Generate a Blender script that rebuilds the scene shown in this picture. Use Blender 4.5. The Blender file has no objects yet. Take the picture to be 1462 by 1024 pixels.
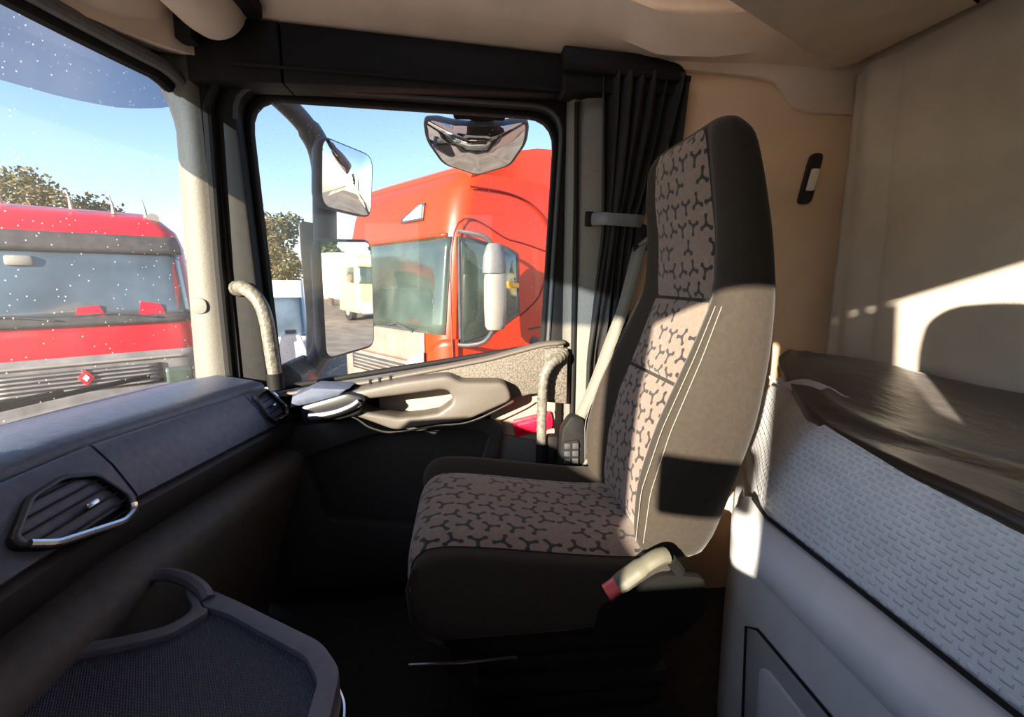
import bpy, bmesh, math, random
from mathutils import Vector, Matrix
from math import sin, cos, pi, radians as R
random.seed(7)
SC = bpy.context.scene
COL = SC.collection

# ------------------------------------------------------------------ camera, sky, sun, exposure
cd = bpy.data.cameras.new('camera'); cam = bpy.data.objects.new('camera', cd); COL.objects.link(cam)
cd.sensor_fit = 'HORIZONTAL'; cd.sensor_width = 36.0; cd.lens = 660.0 / 1462.0 * 36.0
cd.clip_start = 0.02; cd.clip_end = 600
cam.location = (0, 0, 1.15); cam.rotation_euler = (R(90 - 9.5), 0, R(-5.7))
SC.camera = cam

SUN = Vector((0.72, 1.0, -0.33)).normalized()          # the way the light travels
ELEV = math.asin(-SUN.z); AZ = math.atan2(-SUN.x, -SUN.y)
w = bpy.data.worlds.new('world'); SC.world = w; w.use_nodes = True
nt = w.node_tree; nt.nodes.clear()
sky = nt.nodes.new('ShaderNodeTexSky'); sky.sky_type = 'NISHITA'; sky.sun_disc = False
sky.sun_elevation = R(28); sky.sun_rotation = AZ; sky.air_density = 1.0; sky.dust_density = 0.6; sky.ozone_density = 2.0
bg = nt.nodes.new('ShaderNodeBackground'); bg.inputs[1].default_value = 0.16
wo = nt.nodes.new('ShaderNodeOutputWorld')
nt.links.new(sky.outputs[0], bg.inputs[0]); nt.links.new(bg.outputs[0], wo.inputs[0])
sl = bpy.data.lights.new('sun', 'SUN'); sl.energy = 12.0; sl.angle = R(0.6); sl.color = (1.0, 0.87, 0.70)
so = bpy.data.objects.new('sun', sl); COL.objects.link(so); so.location = (-8, -10, 8)
so.rotation_euler = SUN.to_track_quat('-Z', 'Y').to_euler()
SC.view_settings.view_transform = 'Standard'; SC.view_settings.look = 'None'
SC.view_settings.exposure = 0.85; SC.view_settings.gamma = 1.0; SC.view_settings.use_curve_mapping = False

GROUND = -1.45

# ------------------------------------------------------------------ materials
def mat(name, col, rough=0.6, metal=0.0, var=(0, 0), bump=(0, 0), sheen=0.0, coat=0.0, spec=0.5, col2=None, aniso=(1, 1, 1), emit=None):
    m = bpy.data.materials.new(name); m.use_nodes = True
    t = m.node_tree; p = t.nodes['Principled BSDF']
    p.inputs['Base Color'].default_value = (*col, 1); p.inputs['Roughness'].default_value = rough
    p.inputs['Metallic'].default_value = metal; p.inputs['Specular IOR Level'].default_value = spec
    p.inputs['Sheen Weight'].default_value = sheen; p.inputs['Sheen Roughness'].default_value = 0.4
    p.inputs['Coat Weight'].default_value = coat; p.inputs['Coat Roughness'].default_value = 0.06
    tc = t.nodes.new('ShaderNodeTexCoord'); mp = t.nodes.new('ShaderNodeMapping'); mp.inputs['Scale'].default_value = aniso
    t.links.new(tc.outputs['Object'], mp.inputs[0])
    if var[0]:
        n = t.nodes.new('ShaderNodeTexNoise'); n.inputs['Scale'].default_value = var[0]; n.inputs['Detail'].default_value = 5
        r = t.nodes.new('ShaderNodeMix'); r.data_type = 'RGBA'
        c2 = col2 or tuple(max(0, c * (1 - var[1])) for c in col)
        c1 = col if col2 else tuple(min(1, c * (1 + var[1])) for c in col)
        r.inputs[6].default_value = (*c1, 1); r.inputs[7].default_value = (*c2, 1)
        cr = t.nodes.new('ShaderNodeValToRGB'); cr.color_ramp.elements[0].position = 0.35; cr.color_ramp.elements[1].position = 0.65
        t.links.new(mp.outputs[0], n.inputs['Vector']); t.links.new(n.outputs[0], cr.inputs[0])
        t.links.new(cr.outputs[0], r.inputs[0]); t.links.new(r.outputs[2], p.inputs['Base Color'])
    if bump[0]:
        n = t.nodes.new('ShaderNodeTexNoise'); n.inputs['Scale'].default_value = bump[0]; n.inputs['Detail'].default_value = 3
        b = t.nodes.new('ShaderNodeBump'); b.inputs['Strength'].default_value = bump[1]; b.inputs['Distance'].default_value = 0.004
        t.links.new(mp.outputs[0], n.inputs['Vector']); t.links.new(n.outputs[0], b.inputs['Height']); t.links.new(b.outputs[0], p.inputs['Normal'])
    if emit:
        p.inputs['Emission Color'].default_value = (*emit[0], 1); p.inputs['Emission Strength'].default_value = emit[1]
    return m

def glass_mat(name, tint=(1, 1, 1), refl=0.06, dirt=0.0):
    m = bpy.data.materials.new(name); m.use_nodes = True; t = m.node_tree; t.nodes.clear()
    o = t.nodes.new('ShaderNodeOutputMaterial'); tr = t.nodes.new('ShaderNodeBsdfTransparent'); tr.inputs[0].default_value = (*tint, 1)
    gl = t.nodes.new('ShaderNodeBsdfGlossy'); gl.inputs['Roughness'].default_value = 0.0
    lw = t.nodes.new('ShaderNodeLayerWeight'); lw.inputs[0].default_value = 0.25
    mr = t.nodes.new('ShaderNodeMapRange'); mr.inputs[3].default_value = refl; mr.inputs[4].default_value = min(1, refl + 0.55)
    pw = t.nodes.new('ShaderNodeMath'); pw.operation = 'POWER'; pw.inputs[1].default_value = 3
    t.links.new(lw.outputs['Facing'], pw.inputs[0]); t.links.new(pw.outputs[0], mr.inputs[0])
    mx = t.nodes.new('ShaderNodeMixShader'); t.links.new(mr.outputs[0], mx.inputs[0]); t.links.new(tr.outputs[0], mx.inputs[1]); t.links.new(gl.outputs[0], mx.inputs[2])
    last = mx
    if dirt:
        tc = t.nodes.new('ShaderNodeTexCoord')
        n = t.nodes.new('ShaderNodeTexNoise'); n.inputs['Scale'].default_value = 3.0; n.inputs['Detail'].default_value = 6
        v = t.nodes.new('ShaderNodeTexVoronoi'); v.inputs['Scale'].default_value = 55
        lt = t.nodes.new('ShaderNodeMath'); lt.operation = 'LESS_THAN'; lt.inputs[1].default_value = 0.11
        a = t.nodes.new('ShaderNodeMath'); a.operation = 'MULTIPLY_ADD'; a.inputs[1].default_value = 0.30
        b = t.nodes.new('ShaderNodeMath'); b.operation = 'MULTIPLY'; b.inputs[1].default_value = dirt
        for x in (n, v): t.links.new(tc.outputs['Object'], x.inputs['Vector'])
        t.links.new(v.outputs['Distance'], lt.inputs[0]); t.links.new(n.outputs[0], b.inputs[0])
        t.links.new(lt.outputs[0], a.inputs[0]); t.links.new(b.outputs[0], a.inputs[2])
        df = t.nodes.new('ShaderNodeBsdfTranslucent'); df.inputs[0].default_value = (.8, .78, .72, 1)
        m2 = t.nodes.new('ShaderNodeMixShader'); t.links.new(a.outputs[0], m2.inputs[0]); t.links.new(mx.outputs[0], m2.inputs[1]); t.links.new(df.outputs[0], m2.inputs[2])
        last = m2
    t.links.new(last.outputs[0], o.inputs[0])
    return m

def motif_mat(name, base, dark, scale, sheen=0.3):
    """woven cloth printed with three-armed knobbly figures; the print follows the UV map (metres)"""
    m = bpy.data.materials.new(name); m.use_nodes = True; t = m.node_tree; p = t.nodes['Principled BSDF']
    L = t.links.new
    def M(op, a, b=None, c=None):
        n = t.nodes.new('ShaderNodeMath'); n.operation = op
        for k, v in enumerate((a, b, c)):
            if v is None: continue
            if isinstance(v, (int, float)): n.inputs[k].default_value = v
            else: L(v, n.inputs[k])
        return n.outputs[0]
    uv = t.nodes.new('ShaderNodeUVMap'); sp = t.nodes.new('ShaderNodeSeparateXYZ'); L(uv.outputs[0], sp.inputs[0])
    def layer(s, ox, oy, salt):
        x = M('MULTIPLY_ADD', sp.outputs[0], 1 / s, ox); y = M('MULTIPLY_ADD', sp.outputs[1], 1 / s * 1.1, oy)
        row = M('FLOOR', y); x = M('MULTIPLY_ADD', M('MODULO', row, 2), 0.5, x)
        cx = M('FLOOR', x); lx = M('SUBTRACT', M('FRACT', x), 0.5); ly = M('SUBTRACT', M('FRACT', y), 0.5)
        cv = t.nodes.new('ShaderNodeCombineXYZ'); L(cx, cv.inputs[0]); L(row, cv.inputs[1]); cv.inputs[2].default_value = salt
        wn = t.nodes.new('ShaderNodeTexWhiteNoise'); L(cv.outputs[0], wn.inputs['Vector'])
        ws = t.nodes.new('ShaderNodeSeparateColor'); L(wn.outputs['Color'], ws.inputs[0])
        lx = M('MULTIPLY_ADD', M('SUBTRACT', ws.outputs[1], 0.5), 0.10, lx)
        ly = M('MULTIPLY_ADD', M('SUBTRACT', ws.outputs[2], 0.5), 0.10, ly)
        r = M('SQRT', M('ADD', M('MULTIPLY', lx, lx), M('MULTIPLY', ly, ly)))
        th = M('ADD', M('ARCTAN2', ly, lx), M('MULTIPLY_ADD', ws.outputs[0], 2.1, 20 * pi / 3 + 0.5))
        th = M('SUBTRACT', M('MODULO', th, 2 * pi / 3), pi / 3)
        qx = M('MULTIPLY', r, M('COSINE', th)); qy = M('ABSOLUTE', M('MULTIPLY', r, M('SINE', th)))
        arm = M('MULTIPLY', M('LESS_THAN', qy, 0.072), M('LESS_THAN', qx, 0.36))
        dx = M('SUBTRACT', qx, 0.36)
        lobe = M('LESS_THAN', M('SQRT', M('ADD', M('MULTIPLY', dx, dx), M('MULTIPLY', qy, qy))), 0.115)
        hub = M('LESS_THAN', r, 0.12)
        return M('MULTIPLY', M('MAXIMUM', M('MAXIMUM', arm, lobe), hub), M('LESS_THAN', ws.outputs[2], 0.95))
    k = layer(scale, 3.3, 7.1, 1.0)
    n = t.nodes.new('ShaderNodeTexNoise'); n.inputs['Scale'].default_value = 260; n.inputs['Detail'].default_value = 2; L(uv.outputs[0], n.inputs['Vector'])
    v = t.nodes.new('ShaderNodeTexVoronoi'); v.feature = 'DISTANCE_TO_EDGE'; v.inputs['Scale'].default_value = 1.9 / scale; L(uv.outputs[0], v.inputs['Vector'])
    ln = M('LESS_THAN', v.outputs['Distance'], 0.035)
    a = t.nodes.new('ShaderNodeMix'); a.data_type = 'RGBA'; a.inputs[6].default_value = (*[c * .8 for c in base], 1); a.inputs[7].default_value = (*[c * 1.2 for c in base], 1)
    L(n.outputs[0], a.inputs[0])
    a2 = t.nodes.new('ShaderNodeMix'); a2.data_type = 'RGBA'; a2.inputs[7].default_value = (*[c * 1.35 for c in base], 1)
    L(M('MULTIPLY', ln, 0.6), a2.inputs[0]); L(a.outputs[2], a2.inputs[6])
    b = t.nodes.new('ShaderNodeMix'); b.data_type = 'RGBA'; b.inputs[7].default_value = (*dark, 1)
    L(k, b.inputs[0]); L(a2.outputs[2], b.inputs[6]); L(b.outputs[2], p.inputs['Base Color'])
    p.inputs['Roughness'].default_value = 0.9; p.inputs['Specular IOR Level'].default_value = 0.15
    p.inputs['Sheen Weight'].default_value = sheen
    bp = t.nodes.new('ShaderNodeBump'); bp.inputs['Strength'].default_value = 0.25; bp.inputs['Distance'].default_value = 0.002
    L(n.outputs[0], bp.inputs['Height']); L(bp.outputs[0], p.inputs['Normal'])
    return m

def quilt_mat(name, col):
    """white mattress ticking with rows of short embossed dashes"""
    m = mat(name, col, 0.8, var=(18, .05)); t = m.node_tree; p = t.nodes['Principled BSDF']; L = t.links.new
    uv = t.nodes.new('ShaderNodeUVMap'); br = t.nodes.new('ShaderNodeTexBrick')
    br.inputs['Scale'].default_value = 46; br.inputs['Mortar Size'].default_value = 0.30; br.inputs['Mortar Smooth'].default_value = 0.5
    br.inputs['Brick Width'].default_value = 1.1; br.inputs['Row Height'].default_value = 0.75
    br.inputs['Color1'].default_value = (1, 1, 1, 1); br.inputs['Color2'].default_value = (.8, .8, .8, 1); br.inputs['Mortar'].default_value = (0, 0, 0, 1)
    L(uv.outputs[0], br.inputs['Vector'])
    b = t.nodes.new('ShaderNodeBump'); b.inputs['Strength'].default_value = 0.6; b.inputs['Distance'].default_value = 0.006
    L(br.outputs['Color'], b.inputs['Height']); L(b.outputs[0], p.inputs['Normal'])
    return m

def rib_mat(name, col):
    """fine pimpled rubber"""
    m = mat(name, col, 0.38); t = m.node_tree; p = t.nodes['Principled BSDF']; L = t.links.new
    tc = t.nodes.new('ShaderNodeTexCoord'); mp = t.nodes.new('ShaderNodeMapping'); mp.inputs['Rotation'].default_value = (0, 0, R(58))
    br = t.nodes.new('ShaderNodeTexBrick'); br.inputs['Scale'].default_value = 80; br.inputs['Mortar Size'].default_value = 0.14; br.inputs['Mortar Smooth'].default_value = 0.9
    br.inputs['Color1'].default_value = (1, 1, 1, 1); br.inputs['Color2'].default_value = (1, 1, 1, 1); br.inputs['Mortar'].default_value = (0, 0, 0, 1)
    L(tc.outputs['Object'], mp.inputs[0]); L(mp.outputs[0], br.inputs['Vector'])
    b = t.nodes.new('ShaderNodeBump'); b.inputs['Strength'].default_value = 1.0; b.inputs['Distance'].default_value = 0.008
    L(br.outputs['Color'], b.inputs['Height']); L(b.outputs[0], p.inputs['Normal'])
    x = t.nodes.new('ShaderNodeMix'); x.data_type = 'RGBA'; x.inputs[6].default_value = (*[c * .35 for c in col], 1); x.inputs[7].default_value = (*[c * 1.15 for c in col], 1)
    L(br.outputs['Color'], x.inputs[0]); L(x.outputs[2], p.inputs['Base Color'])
    return m

M = {}
M['beige'] = mat('beige_headliner', (.80, .655, .53), .9, var=(9, .05), bump=(420, .25))
M['beige_wall'] = mat('beige_side_panel', (.85, .61, .41), .85, var=(6, .04), bump=(420, .2))
M['rear'] = mat('taupe_cloth', (.62, .55, .47), .95, var=(8, .06), bump=(350, .35), sheen=.2)
M['bunk_cloth'] = mat('taupe_bunk_cloth', (.66, .56, .47), .95, var=(10, .06), bump=(350, .3))
M['pillar'] = mat('grey_grained_trim', (.16, .152, .132), .6, var=(220, .12), bump=(500, .3))
M['black'] = mat('black_plastic', (.012, .0115, .0115), .6, var=(40, .15), bump=(600, .2), spec=.18)
M['gloss'] = mat('black_gloss', (.012, .012, .014), .35, coat=.1)
M['seal'] = mat('black_rubber', (.014, .014, .014), .75, spec=.2)
M['cap'] = mat('slate_blue_door_cap', (.075, .09, .135), .62, var=(60, .1), bump=(600, .2), spec=.3)
M['matt'] = mat('matt_black_cover', (.008, .008, .008), .9, bump=(400, .3), spec=.1)
M['dash'] = mat('blue_black_soft_dash', (.10, .12, .185), .36, var=(60, .15), bump=(700, .25))
M['dash_low'] = mat('charcoal_dash_plastic', (.05, .051, .055), .6, var=(60, .12), bump=(700, .25))
M['dash_knee'] = mat('grey_knee_panel', (.115, .115, .118), .7, var=(60, .1), bump=(600, .25))
M['chrome'] = mat('satin_chrome', (.75, .76, .78), .22, 1.0)
M['door_grey'] = mat('speckled_grey_door', (.125, .108, .088), .65, var=(180, .5), bump=(400, .4))
M['door_beige'] = mat('pale_beige_door', (.36, .285, .215), .7, var=(8, .05), bump=(500, .2))
M['door_dark'] = mat('charcoal_door', (.045, .043, .042), .65, var=(60, .12), bump=(500, .25))
M['armrest'] = mat('taupe_armrest', (.11, .096, .081), .45, var=(200, .08), bump=(600, .2))
M['velour'] = mat('black_velour', (.044, .036, .029), .95, var=(90, .07), bump=(300, .3), sheen=.12, spec=.1)
M['motif'] = motif_mat('printed_seat_cloth', (.205, .146, .115), (.016, .013, .012), .053)
M['stitch'] = mat('pale_thread', (.26, .24, .21), .8)
M['belt'] = mat('grey_belt_webbing', (.17, .16, .135), .7, bump=(900, .3), var=(300, .1))
M['olive'] = mat('olive_plastic', (.115, .11, .08), .5, var=(30, .1))
M['red_btn'] = mat('red_button', (.75, .10, .10), .35, coat=.3)
M['reflector'] = mat('red_reflector', (.75, .01, .04), .25, coat=.5, bump=(500, .3))
M['curtain'] = mat('black_curtain_cloth', (.013, .012, .012), .85, sheen=.05, bump=(120, .15), var=(30, .2))
M['grip'] = mat('taped_grey_grip', (.145, .135, .112), .4, var=(70, .3), bump=(90, .6))
M['white_plastic'] = mat('pale_grey_plastic', (.74, .74, .77), .42, var=(12, .04), bump=(600, .1))
M['drawer'] = mat('mid_grey_drawer', (.45, .45, .47), .5, var=(12, .05))
M['quilt'] = quilt_mat('white_quilted_ticking', (.80, .81, .84))
M['sheet'] = mat('white_sheet', (.75, .74, .72), .8, bump=(30, .4))
M['topcover'] = mat('dark_brown_plush', (.026, .017, .0135), .36, var=(5, .4), bump=(45, .5), sheen=.18, col2=(.044, .029, .023), aniso=(1, .35, 1))
M['floor'] = mat('black_rubber_floor', (.03, .03, .03), .8, var=(40, .2), bump=(300, .4))
M['carpet'] = mat('dark_grey_carpet', (.06, .056, .052), .95, var=(150, .3), bump=(400, .7))
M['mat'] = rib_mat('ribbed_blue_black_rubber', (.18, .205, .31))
M['rim'] = mat('navy_black_rim', (.12, .125, .16), .4, var=(50, .1), bump=(600, .2))
M['lens'] = mat('white_lens', (.85, .80, .70), .3)
M['glass'] = glass_mat('window_glass', (.97, .98, .98), .015, .012)
M['wind'] = glass_mat('dusty_windscreen', (.97, .985, .98), .01, .055)
M['visor'] = glass_mat('smoked_blue_visor', (.24, .31, .42), .05, .10)
M['mirror'] = mat('mirror_silver', (.92, .93, .94), .02, 1.0)
M['mir_house'] = mat('grey_mirror_housing', (.13, .135, .14), .45, var=(30, .1), bump=(500, .15))
M['mir_dust'] = mat('dusty_grey_arm', (.22, .215, .205), .6, var=(12, .25))
M['red'] = mat('orange_red_paint', (.56, .030, .003), .32, coat=.25, var=(2, .05))
M['red2'] = mat('crimson_paint', (.46, .009, .024), .35, coat=.6, var=(2, .06))
M['red_seam'] = mat('dark_red_seam', (.16, .008, .006), .5)
M['truck_glass'] = mat('dark_cab_glass', (.045, .065, .055), .08, 0.0, coat=1.0, spec=.8, var=(1.2, .45))
M['truck_glass2'] = mat('blue_cab_glass', (.06, .085, .11), .08, 0.0, coat=1.0, spec=.8, var=(1.2, .4))
M['truck_grey'] = mat('stone_grey_bumper', (.20, .165, .14), .5, var=(4, .15), bump=(60, .1))
M['truck_grey2'] = mat('silver_grey_grille', (.17, .165, .17), .5, var=(5, .2))
M['truck_dark'] = mat('dark_truck_plastic', (.05, .05, .055), .5, var=(10, .2))
M['silver'] = mat('silver_housing', (.33, .31, .28), .35, .35, var=(3, .08))
M['lamp'] = mat('clear_headlamp', (.72, .74, .78), .1, .2, coat=1, bump=(40, .8))
M['amber'] = mat('amber_lens', (.9, .42, .02), .25, coat=.5)
M['tyre'] = mat('tyre_rubber', (.02, .02, .02), .8, bump=(40, .5))
M['yellow'] = mat('pale_yellow_paint', (.62, .55, .2), .4, coat=.3, var=(2, .05))
M['white'] = mat('white_paint', (.6, .6, .6), .4, coat=.3, var=(2, .03))
M['leaf'] = mat('olive_leaves', (.085, .085, .028), .7, var=(1.5, .5), col2=(.12, .08, .03))
M['conifer'] = mat('dark_conifer_needles', (.045, .07, .03), .75, var=(1.5, .4))
M['bark'] = mat('brown_bark', (.09, .065, .045), .9, bump=(12, .8), var=(6, .3))
M['ground'] = mat('sandy_asphalt', (.21, .175, .145), .95, var=(1.5, .25), bump=(30, .6))
M['shed'] = mat('blue_grey_cladding', (.40, .47, .55), .6, var=(1, .1))
M['brick'] = mat('tan_masonry', (.45, .32, .24), .9, var=(3, .25))

# ------------------------------------------------------------------ mesh helpers
def link(name, me, m, parent=None, smooth=None):
    o = bpy.data.objects.new(name, me); COL.objects.link(o)
    if m is not None: me.materials.append(M[m] if isinstance(m, str) else m)
    if parent is not None: o.parent = parent
    return o

def tag(o, label=None, cat=None, group=None, kind=None):
    if label: o['label'] = label
    if cat: o['category'] = cat
    if group: o['group'] = group
    if kind: o['kind'] = kind
    return o

def empty(name, loc=(0, 0, 0), rz=0.0, label=None, cat=None, group=None, kind=None):
    o = bpy.data.objects.new(name, None); COL.objects.link(o)
    o.location = loc; o.rotation_euler = (0, 0, rz); o.empty_display_size = .1
    return tag(o, label, cat, group, kind)

class B:
    """collects geometry for ONE mesh; origin = subtracted from all points (parts of an Empty placed off-origin)"""
    def __init__(s): s.bm = bmesh.new(); s.uv = None
    def add(s, vs, fs, uvs=None):
        V = [s.bm.verts.new(v) for v in vs]; out = []
        for f in fs:
            try: out.append(s.bm.faces.new([V[i] for i in f]))
            except ValueError: continue
        if uvs:
            l = s.bm.loops.layers.uv.verify()
            for f, idx in zip(out, fs):
                for lp, i in zip(f.loops, idx): lp[l].uv = uvs[i]
        return V, out
    def box(s, a, b, bev=0.0, seg=2):
        x0, y0, z0 = a; x1, y1, z1 = b
        V, F = s.add([(x0, y0, z0), (x1, y0, z0), (x1, y1, z0), (x0, y1, z0), (x0, y0, z1), (x1, y0, z1), (x1, y1, z1), (x0, y1, z1)],
              [(0, 3, 2, 1), (4, 5, 6, 7), (0, 1, 5, 4), (1, 2, 6, 5), (2, 3, 7, 6), (3, 0, 4, 7)])
        if bev:
            es = list({e for f in F for e in f.edges})
            bmesh.ops.bevel(s.bm, geom=es, offset=bev, segments=seg, profile=.5, affect='EDGES')
        return s
    def prism(s, poly, ax, a0, a1, bev=0.0, seg=2, hole=None):
        def P(p, a): return {'x': (a, p[0], p[1]), 'y': (p[0], a, p[1]), 'z': (p[0], p[1], a)}[ax]
        n = len(poly)
        if hole is None:
            V, F = s.add([P(p, a0) for p in poly] + [P(p, a1) for p in poly],
                         [tuple(range(n))[::-1], tuple(range(n, 2 * n))] + [(i, (i + 1) % n, n + (i + 1) % n, n + i) for i in range(n)])
            es = list({e for f in F[:2] for e in f.edges})
        else:
            assert len(hole) == n
            vs = [P(p, a0) for p in poly] + [P(p, a1) for p in poly] + [P(p, a0) for p in hole] + [P(p, a1) for p in hole]
            fs = []
            for i in range(n):
                j = (i + 1) % n
                fs += [(i, j, n + j, n + i), (2 * n + j, 2 * n + i, 3 * n + i, 3 * n + j), (j, i, 2 * n + i, 2 * n + j), (n + i, n + j, 3 * n + j, 3 * n + i)]
            V, F = s.add(vs, fs)
            es = [e for e in {e for f in F for e in f.edges} if len({round(v.co['xyz'.index(ax)], 5) for v in e.verts}) == 1 and
                  len({(V.index(v) // (2 * n)) for v in e.verts}) == 1]
        bmesh.ops.recalc_face_normals(s.bm, faces=F)
        if bev: bmesh.ops.bevel(s.bm, geom=es, offset=bev, segments=seg, profile=.5, affect='EDGES', clamp_overlap=True)
        return s
    def tube(s, path, r, n=10, caps=True, flat=None):
        path = [Vector(p) for p in path]; rings = []; up0 = None
        rs = r if isinstance(r, (list, tuple)) else [r] * len(path)
        for i, p in enumerate(path):
            d = (path[min(i + 1, len(path) - 1)] - path[max(i - 1, 0)]).normalized()
            if up0 is None: up0 = Vector((0, 0, 1)) if abs(d.z) < .8 else Vector((1, 0, 0))
            u = (up0 - d * up0.dot(d)).normalized(); v = d.cross(u); up0 = u
            rings.append([p + (u * cos(2 * pi * k / n) * (flat[0] if flat else 1) + v * sin(2 * pi * k / n) * (flat[1] if flat else 1)) * rs[i] for k in range(n)])
        vs = [q for g in rings for q in g]; fs = []
        for i in range(len(rings) - 1):
            for k in range(n):
                fs.append((i * n + k, i * n + (k + 1) % n, (i + 1) * n + (k + 1) % n, (i + 1) * n + k))
        if caps: fs += [tuple(range(n))[::-1], tuple(range((len(rings) - 1) * n, len(rings) * n))]
        V, F = s.add(vs, fs); bmesh.ops.recalc_face_normals(s.bm, faces=F)
        return s
    def loft(s, loops, caps=True, closed=True):
        n = len(loops[0]); vs = [p for l in loops for p in l]; fs = []
        for i in range(len(loops) - 1):
            for k in range(n if closed else n - 1):
                fs.append((i * n + k, i * n + (k + 1) % n, (i + 1) * n + (k + 1) % n, (i + 1) * n + k))
        if caps and closed: fs += [tuple(range(n))[::-1], tuple(range((len(loops) - 1) * n, len(loops) * n))]
        V, F = s.add(vs, fs); bmesh.ops.recalc_face_normals(s.bm, faces=F)
        return s
    def grid(s, fn, us, vs_, uvfn=None):
        pts = [fn(u, v) for v in vs_ for u in us]; n = len(us)
        fs = [(j * n + i, j * n + i + 1, (j + 1) * n + i + 1, (j + 1) * n + i) for j in range(len(vs_) - 1) for i in range(n - 1)]
        s.add(pts, fs, [uvfn(u, v) for v in vs_ for u in us] if uvfn else None)
        return s
    def move(s, off):
        bmesh.ops.translate(s.bm, verts=s.bm.verts, vec=off); return s
    def xf(s, mtx):
        bmesh.ops.transform(s.bm, matrix=mtx, verts=s.bm.verts); return s
    def build(s, name, m, parent=None, smooth=35, solid=0.0, sub=0):
        me = bpy.data.meshes.new(name); s.bm.to_mesh(me); s.bm.free()
        if smooth:
            me.polygons.foreach_set('use_smooth', [True] * len(me.polygons))
            try: me.set_sharp_from_angle(angle=R(smooth))
            except Exception: pass
        o = link(name, me, m, parent)
        if solid:
            q = o.modifiers.new('solid', 'SOLIDIFY'); q.thickness = solid; q.offset = -1
        if sub:
            q = o.modifiers.new('sub', 'SUBSURF'); q.levels = sub; q.render_levels = sub
        return o

def lin(a, b, n): return [a + (b - a) * i / (n - 1) for i in range(n)]
def fillet(poly, r, n=5):
    out = []; N = len(poly)
    for i, p in enumerate(poly):
        rr = r[i] if isinstance(r, (list, tuple)) else r
        p = Vector(p); a = Vector(poly[i - 1]); b = Vector(poly[(i + 1) % N])
        d1 = (a - p); d2 = (b - p); k = min(rr, d1.length * .49, d2.length * .49)
        A = p + d1.normalized() * k; C = p + d2.normalized() * k
        for j in range(n + 1):
            t = j / n; out.append(tuple(A * (1 - t) ** 2 + p * 2 * t * (1 - t) + C * t * t))
    return out
def interp(tab, x):
    if x <= tab[0][0]: return tab[0][1]
    for (a, fa), (b, fb) in zip(tab, tab[1:]):
        if x <= b: return fa + (fb - fa) * (x - a) / (b - a)
    return tab[-1][1]
def spline(pts, n=8):
    P = [Vector(p) for p in pts]; out = []
    for i in range(len(P) - 1):
        p0 = P[max(i - 1, 0)]; p1 = P[i]; p2 = P[i + 1]; p3 = P[min(i + 2, len(P) - 1)]
        for k in range(n):
            t = k / n
            out.append(.5 * ((2 * p1) + (p2 - p0) * t + (2 * p0 - 5 * p1 + 4 * p2 - p3) * t * t + (3 * p1 - p0 - 3 * p2 + p3) * t ** 3))
    out.append(P[-1]); return out
def copy_tree(o, parent=None):
    c = o.copy(); COL.objects.link(c); c.parent = parent
    for ch in [k for k in bpy.data.objects if k.parent == o]: copy_tree(ch, c)
    return c
def struct(o): o['kind'] = 'structure'; return o

# ================================================================== THE CAB SHELL
YL = -.55
struct(B().box((-.98, YL - .05, -.04), (1.32, 1.62, 0)).build('floor', 'floor'))
cl = struct(B().prism([(-1.06, YL - .08), (1.36, YL - .08), (1.36, 1.72), (-1.06, 1.72)], 'z', 2.36, 2.42, hole=[(-.70, .10), (.20, .10), (.20, 1.05), (-.70, 1.05)]).build('ceiling', 'beige', smooth=0))
# added glazed roof opening, unseen overhead, letting in extra sky light
w3 = struct(B().prism([(-.72, .08), (.22, .08), (.22, 1.07), (-.72, 1.07)], 'z', 2.42, 2.47, hole=[(-.68, .12), (.18, .12), (.18, 1.03), (-.68, 1.03)]).build('added_skylight', 'black', smooth=0))
B().box((-.70, .10, 2.465), (.20, 1.05, 2.470)).build('added_skylight_glass', 'glass', w3)
# rear wall: a flat back plus a padded panel with a rounded vertical edge
wr = struct(B().box((1.27, YL - .08, -.04), (1.33, 1.64, 2.38)).build('wall_rear', 'rear'))
def padX(y):   # padded cloth: bulges near its side edge
    return 1.262 - .028 * math.exp(-((y - 1.375) / .045) ** 2) - (.006 if y < 1.30 else 0)
ys = lin(-.5, 1.2, 12) + lin(1.22, 1.47, 22)
o = B().grid(lambda y, z: (padX(y + .10 * (1.7 - z) * .25), y, z), ys, lin(.6, 1.79, 14)).build('padded_panel', 'rear', wr, solid=.02)
# side wall behind the door: lower panel, raised upper panel with a stepped seam
wl = struct(B().box((.50, 1.505, -.04), (1.30, 1.60, 2.38)).build('wall_right', 'beige_wall'))
seam = [(.60, 1.795), (.72, 1.790), (.93, 1.780), (.985, 1.768), (1.03, 1.72), (1.065, 1.692), (1.11, 1.684), (1.275, 1.682)]
B().prism(seam + [(1.275, 2.2), (.60, 2.2)], 'y', 1.487, 1.51, .008).build('upper_panel', 'beige', wl)
# cornice above the door: a moulded cove running back along the roof
def cove(x):
    d = interp([(-.6, .02), (.1, .0), (.35, -.012), (.47, -.03), (.58, -.062), (.75, -.055), (.95, -.02), (1.3, -.01)], x)
    return [(1.60, 1.885 - .058 * (x + .55) + 0), (1.545, 1.885 - .058 * (x + .55)), (1.50, 1.895 - .05 * (x + .55) + d * .3), (1.445, 1.905 - .03 * (x + .55) + d), (1.415, 1.93 + d),
            (1.405, 1.96 + d), (1.42, 1.985 + d), (1.455, 2.0 + d * .5), (1.45, 2.1), (1.38, 2.24), (1.22, 2.34), (1.0, 2.37), (1.0, 2.40), (1.60, 2.40)]
xs = lin(-.60, .30, 10) + lin(.34, 1.30, 26)
struct(B().loft([[(x, y, z) for y, z in cove(x)] for x in xs]).build('trim_1', 'beige', smooth=50))
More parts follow.
